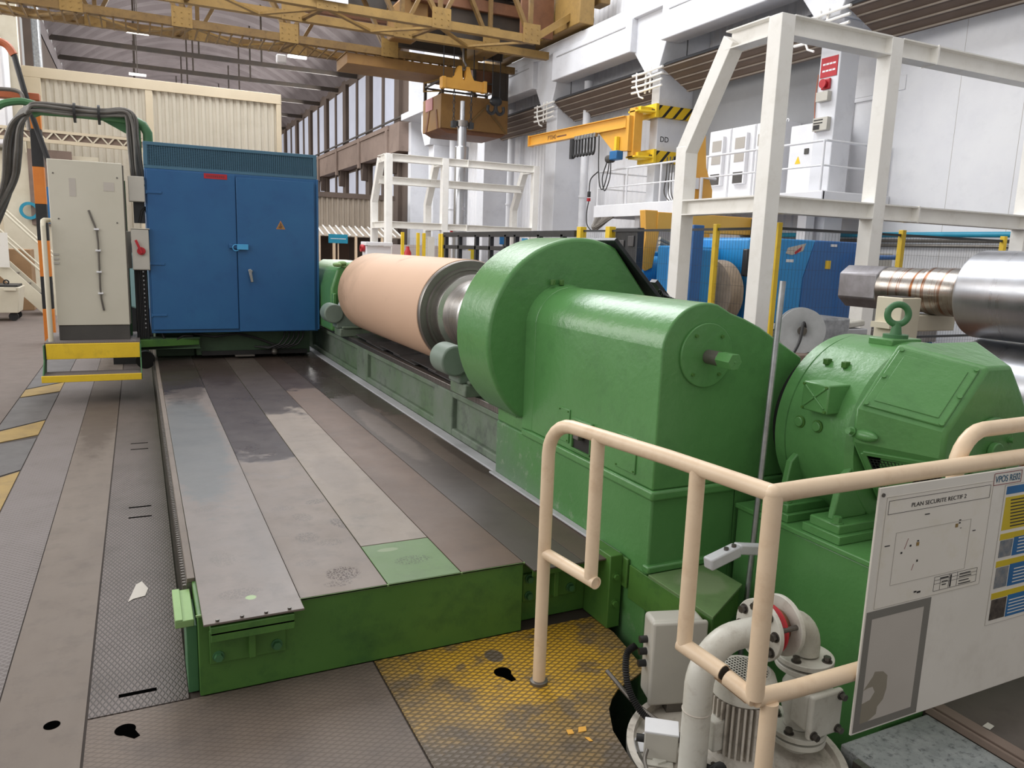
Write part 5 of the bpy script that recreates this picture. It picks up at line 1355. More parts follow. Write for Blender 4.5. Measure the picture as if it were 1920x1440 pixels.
# ---------------------------------------------------------------- jib crane on the second column
def make_jib():
    t = thing('jib_crane', 'yellow wall jib crane with striped column clamps over the mezzanine', 'jib crane', (10.5, 15.3, 4.4))
    hz = NT('hazard_stripes', .5); sx, sy, sz = hz.sep()
    fr = hz.math('FRACT', hz.math('ADD', hz.math('MULTIPLY_ADD', sx, 3.4, hz.math('MULTIPLY', sz, -3.0)), 100.))
    hz.color(hz.mix(hz.ramp(fr, .70, .72), 'd9b21c', '1d1c1b'))
    for z0, z1 in ((4.80, 5.06), (3.80, 4.06)):
        m = MB(); m.box(10.80, 11.8, 15.02, 15.145, z0, z1); m.box(10.80, 11.8, 15.455, 15.58, z0, z1)
        m.build('striped_clamp', hz.m, t, .004)
        m = MB(); m.box(10.72, 10.80, 14.98, 15.62, z0-.02, z1+.02); m.box(10.38, 10.74, 15.1, 15.5, z0+.06, z1-.06)
        m.prism([(10.74, 14.98), (10.74, 15.62), (10.3, 15.48), (10.3, 15.12)], 'xy', z0+.08, z0+.12)
        m.build('clamp_head', 'yellow', t, .006)
        for y in (15.05, 15.55): MB().cyl((10.72, y, (z0+z1)/2), (10.66, y, (z0+z1)/2), .03, n=8).build('clamp_bolt', 'bolt', t)
    m = MB(); m.box(10.30, 10.52, 15.2, 15.42, 3.88, 4.98); m.build('pivot_post', 'yellow_crane', t, .006)
    # arm reaching away along the wall
    a0, a1 = Vector((10.18, 15.35, 4.66)), Vector((9.9, 19.6, 4.66))
    m = MB().ibeam(a0, a1, .15, .27, .02); m.beam(a0, a1, .03, .25)
    arm = m.build('arm_beam', 'yellow_crane', t, .003)
    MB().beam(a1-Vector((0, .02, 0)), a1+Vector((0, .02, 0)), .17, .29).build('end_stop', 'yellow_crane', t)
    d = (a1-a0).normalized(); sd = Vector((d.y, -d.x, 0))
    q = lambda s, z: (a0+d*s+Vector((0, 0, z-4.66)))
    MB().slab([q(-.1, 4.80), q(1.05, 4.80), q(1.05, 4.52), q(.45, 4.05), q(-.1, 4.02)], sd, .12).build('root_gusset', 'yellow_crane', t, .004)
    MB().slab([q(1.1, 4.60), q(1.1, 4.66), q(2.8, 4.66), q(2.8, 4.60)], -sd, .012) if False else None
    dn = -sd
    if dn.x > 0: dn = -dn
    L = a0+d*3.35+dn*.02
    text('lettering', 'PT040', .16, (L.x, L.y, 4.595), (-d).to_tuple(), (0, 0, 1), 'rust', arm, .002)
    MB().slab([q(2.45, 4.62), q(2.45, 4.66), q(2.9, 4.66), q(2.9, 4.62)], dn, .0165).build('faded_logo', 'rust', arm, smooth=0)
    # festoon of cable loops on carriers
    f = thing('cable_festoon', 'black festoon cable loops hanging in carriers below the jib arm root', 'cable', (10.1, 16.4, 4.4))
    for k in range(7):
        c = a0+d*(1.05+.13*k)+dn*.11
        MB().obox(c+Vector((0, 0, -.18)), .05, .045, .05, d, sd, (0, 0, 1)).build('carrier', 'galv', f, .008)
        P = [c+Vector((0, 0, -.22))+d*.0, c+d*.0+Vector((0, 0, -.52)), c+d*.065+Vector((0, 0, -.62)), c+d*.13+Vector((0, 0, -.52)), c+d*.13+Vector((0, 0, -.22))]
        MB().tube(smooth_path(P, 4), .026, 8).build('cable_loop', 'black', f)
    MB().obox(a0+d*2.02+dn*.11+Vector((0, 0, -.42)), .06, .04, .24, d, sd, (0, 0, 1)).build('cable_hanger', 'blacksteel', f, .004)
    h = thing('chain_hoist', 'dark blue electric chain hoist below the jib crane root', 'hoist', (10.1, 15.6, 3.7))
    c = a0+d*.25+dn*.05
    MB().obox(c+Vector((0, 0, -.72)), .14, .10, .10, d, sd, (0, 0, 1)).build('hoist_body', 'poster_blue', h, .02)
    MB().cyl(c+Vector((0, 0, -.78))+d*.14, c+Vector((0, 0, -.78))+d*.32, .09, n=20).build('hoist_motor', 'grey_dark', h)
    MB().beam(c+Vector((0, 0, -.64)), c+Vector((0, 0, -.30)), .09, .09, (0, 1, 0)).build('suspension', 'yellow', h, .006)
    P = [c+d*.25+Vector((0, 0, -.8)), c+d*.3+Vector((0, 0, -1.1)), c+d*.45+Vector((0, 0, -1.45)), c+d*.6+Vector((0, 0, -1.35)), c+d*.68+Vector((0, 0, -.9)), c+d*.72+Vector((0, 0, -.2))]
    MB().tube(smooth_path(P, 6), .014, 6).build('pendant_cable', 'black', h)
    P = [c+d*.2+Vector((0, 0, -.8)), c+d*.2+Vector((0, 0, -1.2)), c+d*.38+Vector((0, 0, -1.5)), c+d*.5+Vector((0, 0, -1.2)), c+d*.35+Vector((0, 0, -.85))]
    MB().tube(smooth_path(P, 6), .014, 6).build('pendant_cable', 'black', h)
    text('lettering', 'DD', .17, (10.99, 15.012 if False else 15.145, 4.28), (1, 0, 0), (0, 0, 1), 'ink', t, .001)
    p = thing('pendant_control', 'black pendant control with red button hanging at the mezzanine end', 'control', (10.25, 16.95, 3.0))
    MB().box(10.19, 10.25, 16.86, 16.94, 3.06, 3.20).build('pendant_body', 'blacksteel', p, .01)
    MB().box(10.185, 10.25, 16.86, 16.94, 2.96, 3.04).build('red_button', 'red', p, .006)
    P = [Vector((10.22, 16.9, 2.96)), Vector((10.21, 16.95, 2.7)), Vector((10.2, 16.9, 2.4)), Vector((10.2, 16.7, 2.25))]
    MB().tube(smooth_path([Vector((10.22, 16.9, 3.2)), Vector((10.25, 16.9, 3.5)), Vector((10.32, 16.68, 3.67))], 5), .014, 6).build('pendant_cable', 'black', p)
    MB().tube(smooth_path(P, 5), .014, 6).build('pendant_cable', 'black', p)
    m = MB()
    for k in range(7): m.tube(smooth_path([Vector((10.3, 16.66-.06*k, 2.565)), Vector((10.12, 16.5-.03*k, 2.30-.03*(k % 3))), Vector((10.3, 16.2-.06*k, 2.565))], 6), .022, 6)
    tag(m.build('hose_coil', 'leather', None), 'grey hose coil slung under the far end of the mezzanine', 'hose')
make_jib()

# ---------------------------------------------------------------- overhead travelling crane
def make_crane():
    t = thing('bridge_crane', 'ochre riveted lattice bridge crane spanning the hall overhead', 'crane', (4, 20.9, 6.9))
    zb, zt = 6.93, 9.4
    x0, x1 = -8.5, 10.45
    nodes = [-8.5, -5.9, -3.4, -.9, 1.5, 4.09, 6.82, 9.25]
    for y, nm in ((18.57, 0), (19.85, 1), (22.0, 2), (23.2, 3)):
        m = MB(); w = .17
        m.box(x0, 9.4 if nm == 0 else x1, y-.09, y+.09, zb-.03, zb+.0); m.box(x0, 9.4 if nm == 0 else x1, y-.09, y-.06, zb, zb+.16); m.box(x0, 9.4 if nm == 0 else x1, y+.06, y+.09, zb, zb+.16)
        if nm == 0: m.beam((9.3, y, zb+.06), (10.5, y, zb+.85), .18, .16)
        m.build('bottom_chord', 'ochre_light' if nm in (0, 1) else 'ochre', t)
        MB().box(x0, x1, y-.09, y+.09, zt-.1, zt+.1).build('top_chord', 'ochre', t)
        for i, x in enumerate(nodes):
            xs = x+(.0, -.55, -.25, .2)[nm]
            r_ = MB().box(xs-.24, xs+.24, y-.105, y-.092, zb-.05, zb+(.42 if nm != 1 else .55))
            for a in range(3):
                for b in range(3): r_.cyl((xs-.17+.17*a, y-.105, zb+.04+.13*b), (xs-.17+.17*a, y-.118, zb+.04+.13*b), .018, n=6)
            r_.build('gusset_plate', 'ochre_light', t, smooth=0)
            MB().box(xs-.05, xs+.05, y-.05, y+.05, zb+.1, zt).build('vertical', 'ochre', t, smooth=0)
            if i+1 < len(nodes):
                xn = nodes[i+1]+(.0, -.55, -.25, .2)[nm]; xm = (xs+xn)/2
                MB().beam((xs+.05, y, zb+.2), (xm, y, zt), .09, .13, (0, 1, 0)).build('diagonal', 'ochre', t, smooth=0)
                MB().beam((xm, y, zt), (xn-.05, y, zb+.2), .09, .13, (0, 1, 0)).build('diagonal', 'ochre', t, smooth=0)
    # horizontal bracing in each box girder, walkway battens
    for ya, yb in ((18.57, 19.85), (22.0, 23.2)):
        for i in range(len(nodes)-1):
            a, b = nodes[i], nodes[i+1]; mid = (a+b)/2
            MB().beam((a, ya, zb+.0), (mid, yb, zb+.0), .10, .05).build('wind_brace', 'ochre_light', t, smooth=0)
            MB().beam((mid, yb, zb+.0), (b, ya, zb+.0), .10, .05).build('wind_brace', 'ochre_light', t, smooth=0)
            MB().beam((a, ya, zb+.03), (a-.3, yb, zb+.03), .10, .05).build('cross_strut', 'ochre', t, smooth=0)
    m = MB(); m.box(-8.5, 10.6, 19.9, 20.25, 8.35, 8.40); m.box(-8.5, 10.6, 21.6, 21.95, 8.35, 8.40)
    m.build('walkway', 'dark_steel', t, smooth=0)
    m = MB()
    for i in range(64): m.box(-8.4+.27*i, -8.36+.27*i, 22.0-.05, 23.2, zb-.06, zb-.03)
    m.build('walkway_batten', 'ochre', t, smooth=0)['kind'] = 'stuff'
    MB().box(5.4, 8.6, 22.0, 23.25, zb-.34, zb-.06).build('belly_plate', 'ochre_brown', t, .01)
    m = MB(); m.box(10.35, 10.78, 18.0, 24.0, 7.43, 8.6); m.build('end_carriage', 'ochre_light', t, .02)
    m = MB()
    for y in (18.5, 23.4): m.cyl((10.7, y, 7.64), (10.95, y, 7.64), .22, n=24)
    MB().box(10.96, 11.25, 18.0, 18.5, 8.0, 8.5).build('buffer_box', 'ochre', t, .02)
    for y in (18.5, 23.4): MB().cyl((10.72, y, 7.64), (10.95, y, 7.64), .22, n=24).build('wheel', 'dark_steel', t)
    MB().box(-8.5, 10.6, 22.35, 22.45, 8.2, 9.1).build('far_web', 'dark_steel', t, smooth=0)
    # trolley
    r = thing('crane_trolley', 'dark crane trolley with drums and rusty girders above the hanging cab', 'trolley', (8, 20.9, 8))
    MB().box(6.6, 10.3, 20.0, 21.88, 7.9, 8.2).build('trolley_frame', 'rust', r, .02)
    MB().cyl((6.9, 20.9, 8.6), (9.6, 20.9, 8.6), .4, n=32).build('rope_drum', 'dark_steel', r)
    MB().box(6.4, 7.1, 20.2, 21.6, 7.2, 8.0).build('motor_housing', 'ochre_brown', r, .05)
    MB().box(7.6, 10.2, 20.1, 20.35, 7.15, 8.3).build('side_girder', 'dark_steel', r, .02)
    MB().box(8.7, 9.2, 20.4, 21.5, 7.0, 7.6).build('gear_box', 'ochre', r, .04)
    MB().box(6.9, 10.3, 22.5, 22.7, 7.35, 9.3).build('dark_screen', 'dark_steel', t, smooth=0)
    MB().box(4.2, 6.9, 22.5, 22.7, 7.9, 9.2).build('brown_screen', 'rust', t, smooth=0)
    MB().box(9.35, 10.3, 19.3, 19.4, 7.3, 9.3).build('end_plate', 'rust', t, smooth=0)
    for x in (7.8, 8.1, 8.7, 9.0): MB().cyl((x, 20.9, 6.3), (x, 20.9, 8.3), .014, n=6).build('rope', 'blacksteel', r)
    # suspended cab
    c = thing('crane_cab', 'brown-ochre open-topped steel cab hanging under the crane bridge', 'crane cab', (9, 22.6, 5.1))
    xa, xb, ya, yb, za, zc = 8.15, 10.3, 22.0, 23.6, 5.16, 6.12
    m = MB(); m.box(xa, xb, ya, ya+.03, za, zc); m.box(xa, xb, yb-.03, yb, za, zc); m.box(xa, xa+.03, ya, yb, za, zc); m.box(xb-.03, xb, ya, yb, za, zc); m.box(xa, xb, ya, yb, za, za+.03)
    m.build('cab_body', 'ochre_brown', c, .006)
    m = MB(); m.beam((xa+.02, ya-.02, za+.05), (xa+.9, ya-.02, zc-.1), .05, .03, (0, 1, 0)) if False else None
    m = MB(); m.beam((8.95, ya-.012, za+.1), (9.75, ya-.012, zc-.06), .06, .025, (0, 1, 0)); m.beam((9.75, ya-.012, za+.5), (10.25, ya-.012, za+.02), .06, .025, (0, 1, 0))
    m.build('cab_brace', 'ochre', c, smooth=0)
    m = MB(); m.prism([(22.2, za), (22.35, za+.55), (22.45, za+.55), (22.32, za)], 'yz', xa-.02, xa); m.prism([(23.2, za), (22.95, za+.6), (23.05, za+.62), (23.35, za)], 'yz', xa-.02, xa)
    m.build('side_brace', 'rust', c, smooth=0)
    MB().box(xa-.025, xa-.002, 22.7, 23.3, 5.75, 6.1).build('pink_notice', 'label_pink', c, smooth=0)
    f = MB()
    for p in ((xa+.05, ya+.05), (xb-.05, ya+.05), (xa+.05, yb-.05), (xb-.05, yb-.05), (9.2, ya+.05)): f.box(p[0]-.04, p[0]+.04, p[1]-.04, p[1]+.04, zc-.2, 6.9)
    f.beam((xa, ya+.05, 6.55), (xb, ya+.05, 6.55), .05, .05); f.beam((xa, yb-.05, 6.5), (xb, yb-.05, 6.5), .05, .05); f.beam((xa+.05, ya, 6.52), (xa+.05, yb, 6.52), .05, .05); f.beam((xb-.05, ya, 6.52), (xb-.05, yb, 6.52), .05, .05)
    f.beam((8.4, ya+.05, 6.9), (9.3, ya+.05, 6.15), .07, .05, (0, 1, 0)); f.beam((9.0, yb-.05, 6.9), (8.5, yb-.05, 6.15), .07, .05, (0, 1, 0))
    f.box(xb-.5, xb, ya+.02, ya+.07, 6.10, 6.9)
    f.build('hanger_frame', 'dark_steel', c, smooth=0)
    w = MB()
    w.prism([(-.9, za-.16), (0, za), (0, za+.05), (-.95, za-.1)], 'xz', 22.0, 22.1) if False else None
    MB().prism([(8.15, za), (10.3, za), (10.1, za-.12), (8.4, za-.12)], 'xz', 22.1, 23.5).build('floor_skid', 'rust', c)
    MB().tube([(7.75, 22.4, 6.15), (7.75, 22.4, 6.4), (8.2, 22.2, 6.55), (8.9, 22.1, 6.6)], .022, 8).build('guard_tube', 'ochre_light', c)
    MB().tube([(7.75, 22.4, 6.18), (8.2, 22.15, 6.2)], .02, 8).build('guard_tube', 'ochre_light', c)
    MB().box(9.3, 9.55, 21.93, 21.98, 6.25, 6.45).build('cab_panel', 'grey_box', c)
    MB().cyl((9.25, 22.5, 6.75), (10.2, 22.5, 6.75), .35, n=28).build('rusty_drum', 'rust', c)
    # spreader beam and vertical roll
    b = thing('spreader_beam', 'yellow spreader beam with hook lug hanging from the crane trolley', 'lifting beam', (8.38, 20.9, 6.2))
    zz = 6.18
    prof = [(7.74, zz-.13), (7.74, zz+.14), (8.06, zz+.14), (8.15, zz+.30), (8.22, zz+.48), (8.31, zz+.48), (8.33, zz+.2), (8.38, zz+.1), (8.43, zz+.2), (8.45, zz+.48), (8.54, zz+.48), (8.60, zz+.28), (8.68, zz+.14), (9.05, zz+.12), (9.05, zz-.14)]
    MB().prism(prof, 'xz', 20.82, 20.98).build('beam_plate', 'yellow_crane', b, .006)
    for x in (7.78, 9.01): MB().box(x-.05, x+.05, 20.78, 21.02, zz-.15, zz+.15).build('end_plate', 'yellow_crane', b, .004)
    k = MB().tube(smooth_path([Vector((8.38, 20.9, 7.2)), Vector((8.38, 20.9, 6.85)), Vector((8.46, 20.9, 6.7)), Vector((8.40, 20.9, 6.58)), Vector((8.31, 20.9, 6.66))], 5), .035, 10)
    k.build('crane_hook', 'steel_dark', b)
    ch = thing('lifting_chain', 'left lifting chain from the yellow spreader beam to the upright steel roll', 'chain', (8.15, 20.9, 5.6))
    def links(x, tt):
        m = MB()
        for i in range(9):
            z = 6.0-.105*i
            P = [(.03*math.cos(R(a)), .055*math.sin(R(a))) for a in range(0, 360, 45)]
            pts = [(x+(p[0] if i % 2 else 0)-.0, 20.9+(0 if i % 2 else p[0]), z+p[1]) for p in P]
            m.tube(pts+[pts[0], pts[1]], .012, 5, cap=False)
        o = m.build('chain_links', 'blacksteel', tt); return o
    links(8.12, ch)
    dup(ch, (.52, 0, 0), 'right lifting chain from the yellow spreader beam to the upright steel roll', 'lifting chains')
    ch['group'] = 'lifting chains'
    v = thing('upright_roll', 'steel roll hanging upright below the crane by two chains', 'roll', (8.38, 20.9, 1.5))
    MB().lathe((8.38, 20.9, 0), (0, 0, 1), [(1.4, .12), (1.4, .2), (4.5, .2), (4.52, .19), (4.52, .13), (5.12, .13), (5.14, .11), (5.14, .07), (5.75, .065), (5.76, .0)], 40).build('roll_body', 'steel_roll', v, smooth=25)
    MB().lathe((8.38, 20.9, 0), (0, 0, 1), [(5.06, .15), (5.06, .17), (5.22, .17), (5.22, .15)], 32, closed=True).build('lifting_collar', 'steel_dark', v)
    for x in (8.12, 8.64): MB().box(x-.07, x+.07, 20.82, 20.98, 5.02, 5.2).build('shackle', 'blacksteel', v, .02)
    # second hook block
    h = thing('hook_block', 'black double hook block hanging in front of the cab', 'hook', (9.75, 21.5, 5.7))
    MB().ball((9.62, 21.4, 5.95), .2, 16, (1, .5, .7)).build('block', 'blacksteel', h)
    m = MB()
    for s in (-1, 1): m.tube(smooth_path([Vector((9.62, 21.4, 5.85)), Vector((9.62+.03*s, 21.4, 5.68)), Vector((9.62+.14*s, 21.4, 5.6)), Vector((9.62+.25*s, 21.4, 5.68)), Vector((9.62+.24*s, 21.4, 5.82))], 5), [.05]*11+[.045]*10, 10)
    m.build('double_hook', 'blacksteel', h)
    for x in (9.5, 9.74): MB().cyl((x, 21.4, 6.05), (x, 21.4, 8.0), .014, n=6).build('rope', 'blacksteel', h)
    # plate with letters, cut by the picture's top edge
    s = thing('crane_plate', 'white name plate on the crane bridge at the top edge', 'sign', (4.3, 18.4, 7.2))
    MB().box(3.75, 4.55, 18.42, 18.45, 7.06, 7.35).build('plate', 'white', s)
    text('lettering', 'MES', .17, (4.0, 18.417, 7.10), (1, 0, 0), (0, 0, 1), 'ink', s, .001)
    # strip lamps and hanging fittings
    for p, lab in (((0.337,30.808,8.6), 'white strip lamp hanging left of the crane bridge, the upper one'), ((0.357,40.16,8.9), 'white strip lamp just above the beige building roof line'), ((5.755,31.213,8.6), 'white strip lamp under the crane bridge beside the small white fitting')):
        l = thing('strip_lamp', lab, 'lamp', p, 'strip lamps under the roof')
        MB().box(p[0]-.35, p[0]+.35, p[1]-.06, p[1]+.06, p[2]-.05, p[2]+.05).build('lamp_body', 'lamp_white', l, .01)
        MB().cyl((p[0], p[1], p[2]), (p[0], p[1], p[2]+3.4), .02, n=6).build('suspension_rod', 'dark_steel', l)
    p = (3.906,23.6,6.815)
    b = thing('hanging_fitting', 'small white camera-like fitting hanging under the crane bridge', 'fitting', p)
    MB().box(p[0]-.13, p[0]+.13, p[1]-.1, p[1]+.1, p[2]-.12, p[2]+.1).build('fitting_body', 'white', b, .03)
    MB().cyl((p[0], p[1], p[2]+.1), (p[0], p[1], 6.9), .015, n=6).build('stem', 'dark_steel', b)
M['label_pink'] = paint('faded_pink_notice', 'b98484', 'b07a7a', .6)
_l = NT('lamp_white', .4); _l.color('f2f2f0'); _l.b.inputs['Emission Color'].default_value = (1, 1, 1, 1); _l.b.inputs['Emission Strength'].default_value = .8
M['lamp_white'] = _l.m
make_crane()

# ---------------------------------------------------------------- white gantry frames
def make_frames():
    S = .175
    def frame(fx, fy, name, label, third=True, braces=(0,), rear=True):
        t = thing(name, label, 'frame', (fx, fy, 0), 'white steel frames')
        zt, zl, dy = 3.92, 2.24, 1.32
        xs = [fx, fx+1.53, fx+4.22]
        for i, x in enumerate(xs):
            MB().box(x-S/2, x+S/2, fy-S/2, fy+S/2, 0, zt+.09).build('post', 'white_frame', t, .006)
            if i in braces:
                P = [(x, fy+dy, 0), (x, fy+dy, 2.9)]
                MB().box(x-S/2, x+S/2, fy+dy-S/2, fy+dy+S/2, 0, 2.92).build('rear_post', 'white_frame', t, .006)
                MB().beam((x, fy+dy, 2.87), (x, fy+.66, 3.93), S, S*.98, (1, 0, 0)).build('slanted_brace', 'white_frame', t, .006)
                MB().ibeam((x, fy+.70, zt), (x, fy+S/2, zt), S, .19, .014).build('top_short_beam', 'white_frame', t)
                MB().ibeam((x, fy+dy-S/2, zl), (x, fy+S/2, zl), S, .17, .014).build('lower_side_beam', 'white_frame', t)
        for a, b in ((0, 1), (1, 2)):
            MB().ibeam((xs[a]+S/2, fy, zt), (xs[b]-S/2, fy, zt), S, .19, .014).build('top_beam', 'white_frame', t)
            MB().ibeam((xs[a]+S/2, fy, zl), (xs[b]-S/2, fy, zl), S, .17, .014).build('lower_beam', 'white_frame', t)
        for z, h in ((zt, .2), (zl, .18)):
            MB().box(xs[1]+.62, xs[1]+.64, fy-.1, fy+.1, z-h/2, z+h/2).build('splice_plate', 'white_frame', t)
        if rear: MB().ibeam((fx, fy+dy-.45, 3.42), (xs[2], fy+dy-.45, 3.42), S, .2, .014).build('rear_beam', 'white_frame', t)
        return t
    frame(5.70, 6.0, 'gantry_frame', 'white steel gantry frame nearest the camera, behind the black fence', True, (0,), False)
    frame(5.86, 19.6, 'gantry_frame', 'white steel gantry frame farther back, beyond the wrapped roll', True, (0, 1, 2), True)
make_frames()

# ---------------------------------------------------------------- fences
def mesh_panel(p0, p1, z0, z1, step=.05, hs=.2, w=.0015):
    m = MB(); p0, p1 = Vector(p0), Vector(p1); L = (p1-p0).length; d = (p1-p0)/L
    n = int(L/step)
    for i in range(1, n):
        p = p0+d*(i*step); m.beam((p.x, p.y, z0), (p.x, p.y, z1), w, w, (1, 0, 0) if abs(d.x) < .5 else (0, 1, 0))
    k = int((z1-z0)/hs)
    for i in range(k+1):
        z = z0+(z1-z0)*i/k; m.beam((p0.x, p0.y, z), (p1.x, p1.y, z), w*1.3, w*1.3)
    return m
def make_fence():
    def run(name, label, pts, posts, z=2.02, mesh=True):
        t = thing(name, label, 'fence', (pts[0][0], pts[0][1], 0))
        for i, p in enumerate(posts):
            h_ = .055 if p[1] > 9 else .03
            MB().box(p[0]-h_, p[0]+h_, p[1]-h_, p[1]+h_, 0, 2.08).build('yellow_post', 'yellow', t, .004)
            MB().box(p[0]-.06, p[0]+.06, p[1]-.06, p[1]+.06, 0, .012).build('foot_plate', 'yellow', t)
        for a, b in zip(pts[:-1], pts[1:]):
            if mesh: mesh_panel((a[0], a[1], 0), (b[0], b[1], 0), .15, z-.02).build('mesh_panel', 'blacksteel', t, smooth=0)
            for zz in (z, .15, .82): MB().beam((a[0], a[1], zz), (b[0], b[1], zz), .022, .028).build('frame_bar', 'blacksteel', t)
        return t
    run('safety_fence', 'black mesh safety fence with yellow posts between the headstock and the blue machine', [(6.13, 6.24), (6.15, 7.24), (6.2, 9.6), (6.1, 10.25)], [(6.13, 6.24), (6.15, 7.24), (6.2, 9.6), (6.1, 10.25)])
    run('safety_fence', 'black mesh safety fence with yellow posts behind the bare steel rolls', [(6.13, 6.24), (8.06, 6.24), (9.96, 6.24), (11.7, 6.24)], [(8.06, 6.24), (9.96, 6.24), (11.7, 6.24)])
    # black tubular gate further along
    t = thing('barrier_gate', 'long black tubular gate with yellow end post beyond the wrapped roll', 'gate', (6.1, 12, 0))
    for z, h in ((1.98, .10), (1.72, .08), (.2, .07)): MB().beam((6.1, 10.4, z), (6.1, 16.1, z), .08, h).build('gate_rail', 'blacksteel', t, .004)
    for y in (10.8, 11.6, 12.5, 12.9, 13.6, 14.3, 15.2, 16.0): MB().box(6.06, 6.14, y-.04, y+.04, 0, 1.97).build('gate_upright', 'blacksteel', t, .004)
    mesh_panel((6.1, 10.45, 0), (6.1, 16.0, 0), .2, 1.7, .1).build('mesh_panel', 'galv', t, smooth=0)
    MB().box(6.05, 6.12, 16.12, 16.19, 0, 2.0).build('yellow_post', 'yellow', t, .004)
    b = thing('black_guard_box', 'black perforated guard cabinet between two yellow posts', 'guard', (6.2, 9.5, 0))
    MB().box(6.22, 6.34, 8.95, 9.5, 0, 2.06).build('guard_sheet', 'blacksteel', b, .01)
    for y, z in ((9.08, 1.9), (9.32, 1.84)): MB().box(6.20, 6.22, y-.07, y+.07, z-.1, z+.05).build('opening', 'mark_grey', b, .02)
    # yellow posts of the far gate
    for i, (x, y) in enumerate(((5.74, 18.0), (6.13, 18.0), (6.28, 18.0), (6.7, 18.0))):
        p = MB().box(x-.035, x+.035, y-.035, y+.035, 0, 2.03).build('gate_post', 'yellow', bevel=.004)
        tag(p, ['yellow gate post beside the red extinguisher, leftmost of four', 'second yellow gate post from the red extinguisher', 'third yellow gate post from the red extinguisher', 'yellow gate post next to the black tubular gate'][i], 'post', 'yellow gate posts beyond the wrapped roll')
    for a, b_, lab in ((5.77, 6.1, 'narrow mesh gate leaf next to the red extinguisher'), (6.31, 6.67, 'narrow mesh gate leaf with a white notice')):
        q = mesh_panel((a, 18.0, 0), (b_, 18.0, 0), .15, 1.9, .06).build('gate_leaf', 'blacksteel', None, smooth=0); tag(q, lab, 'gate')
make_fence()

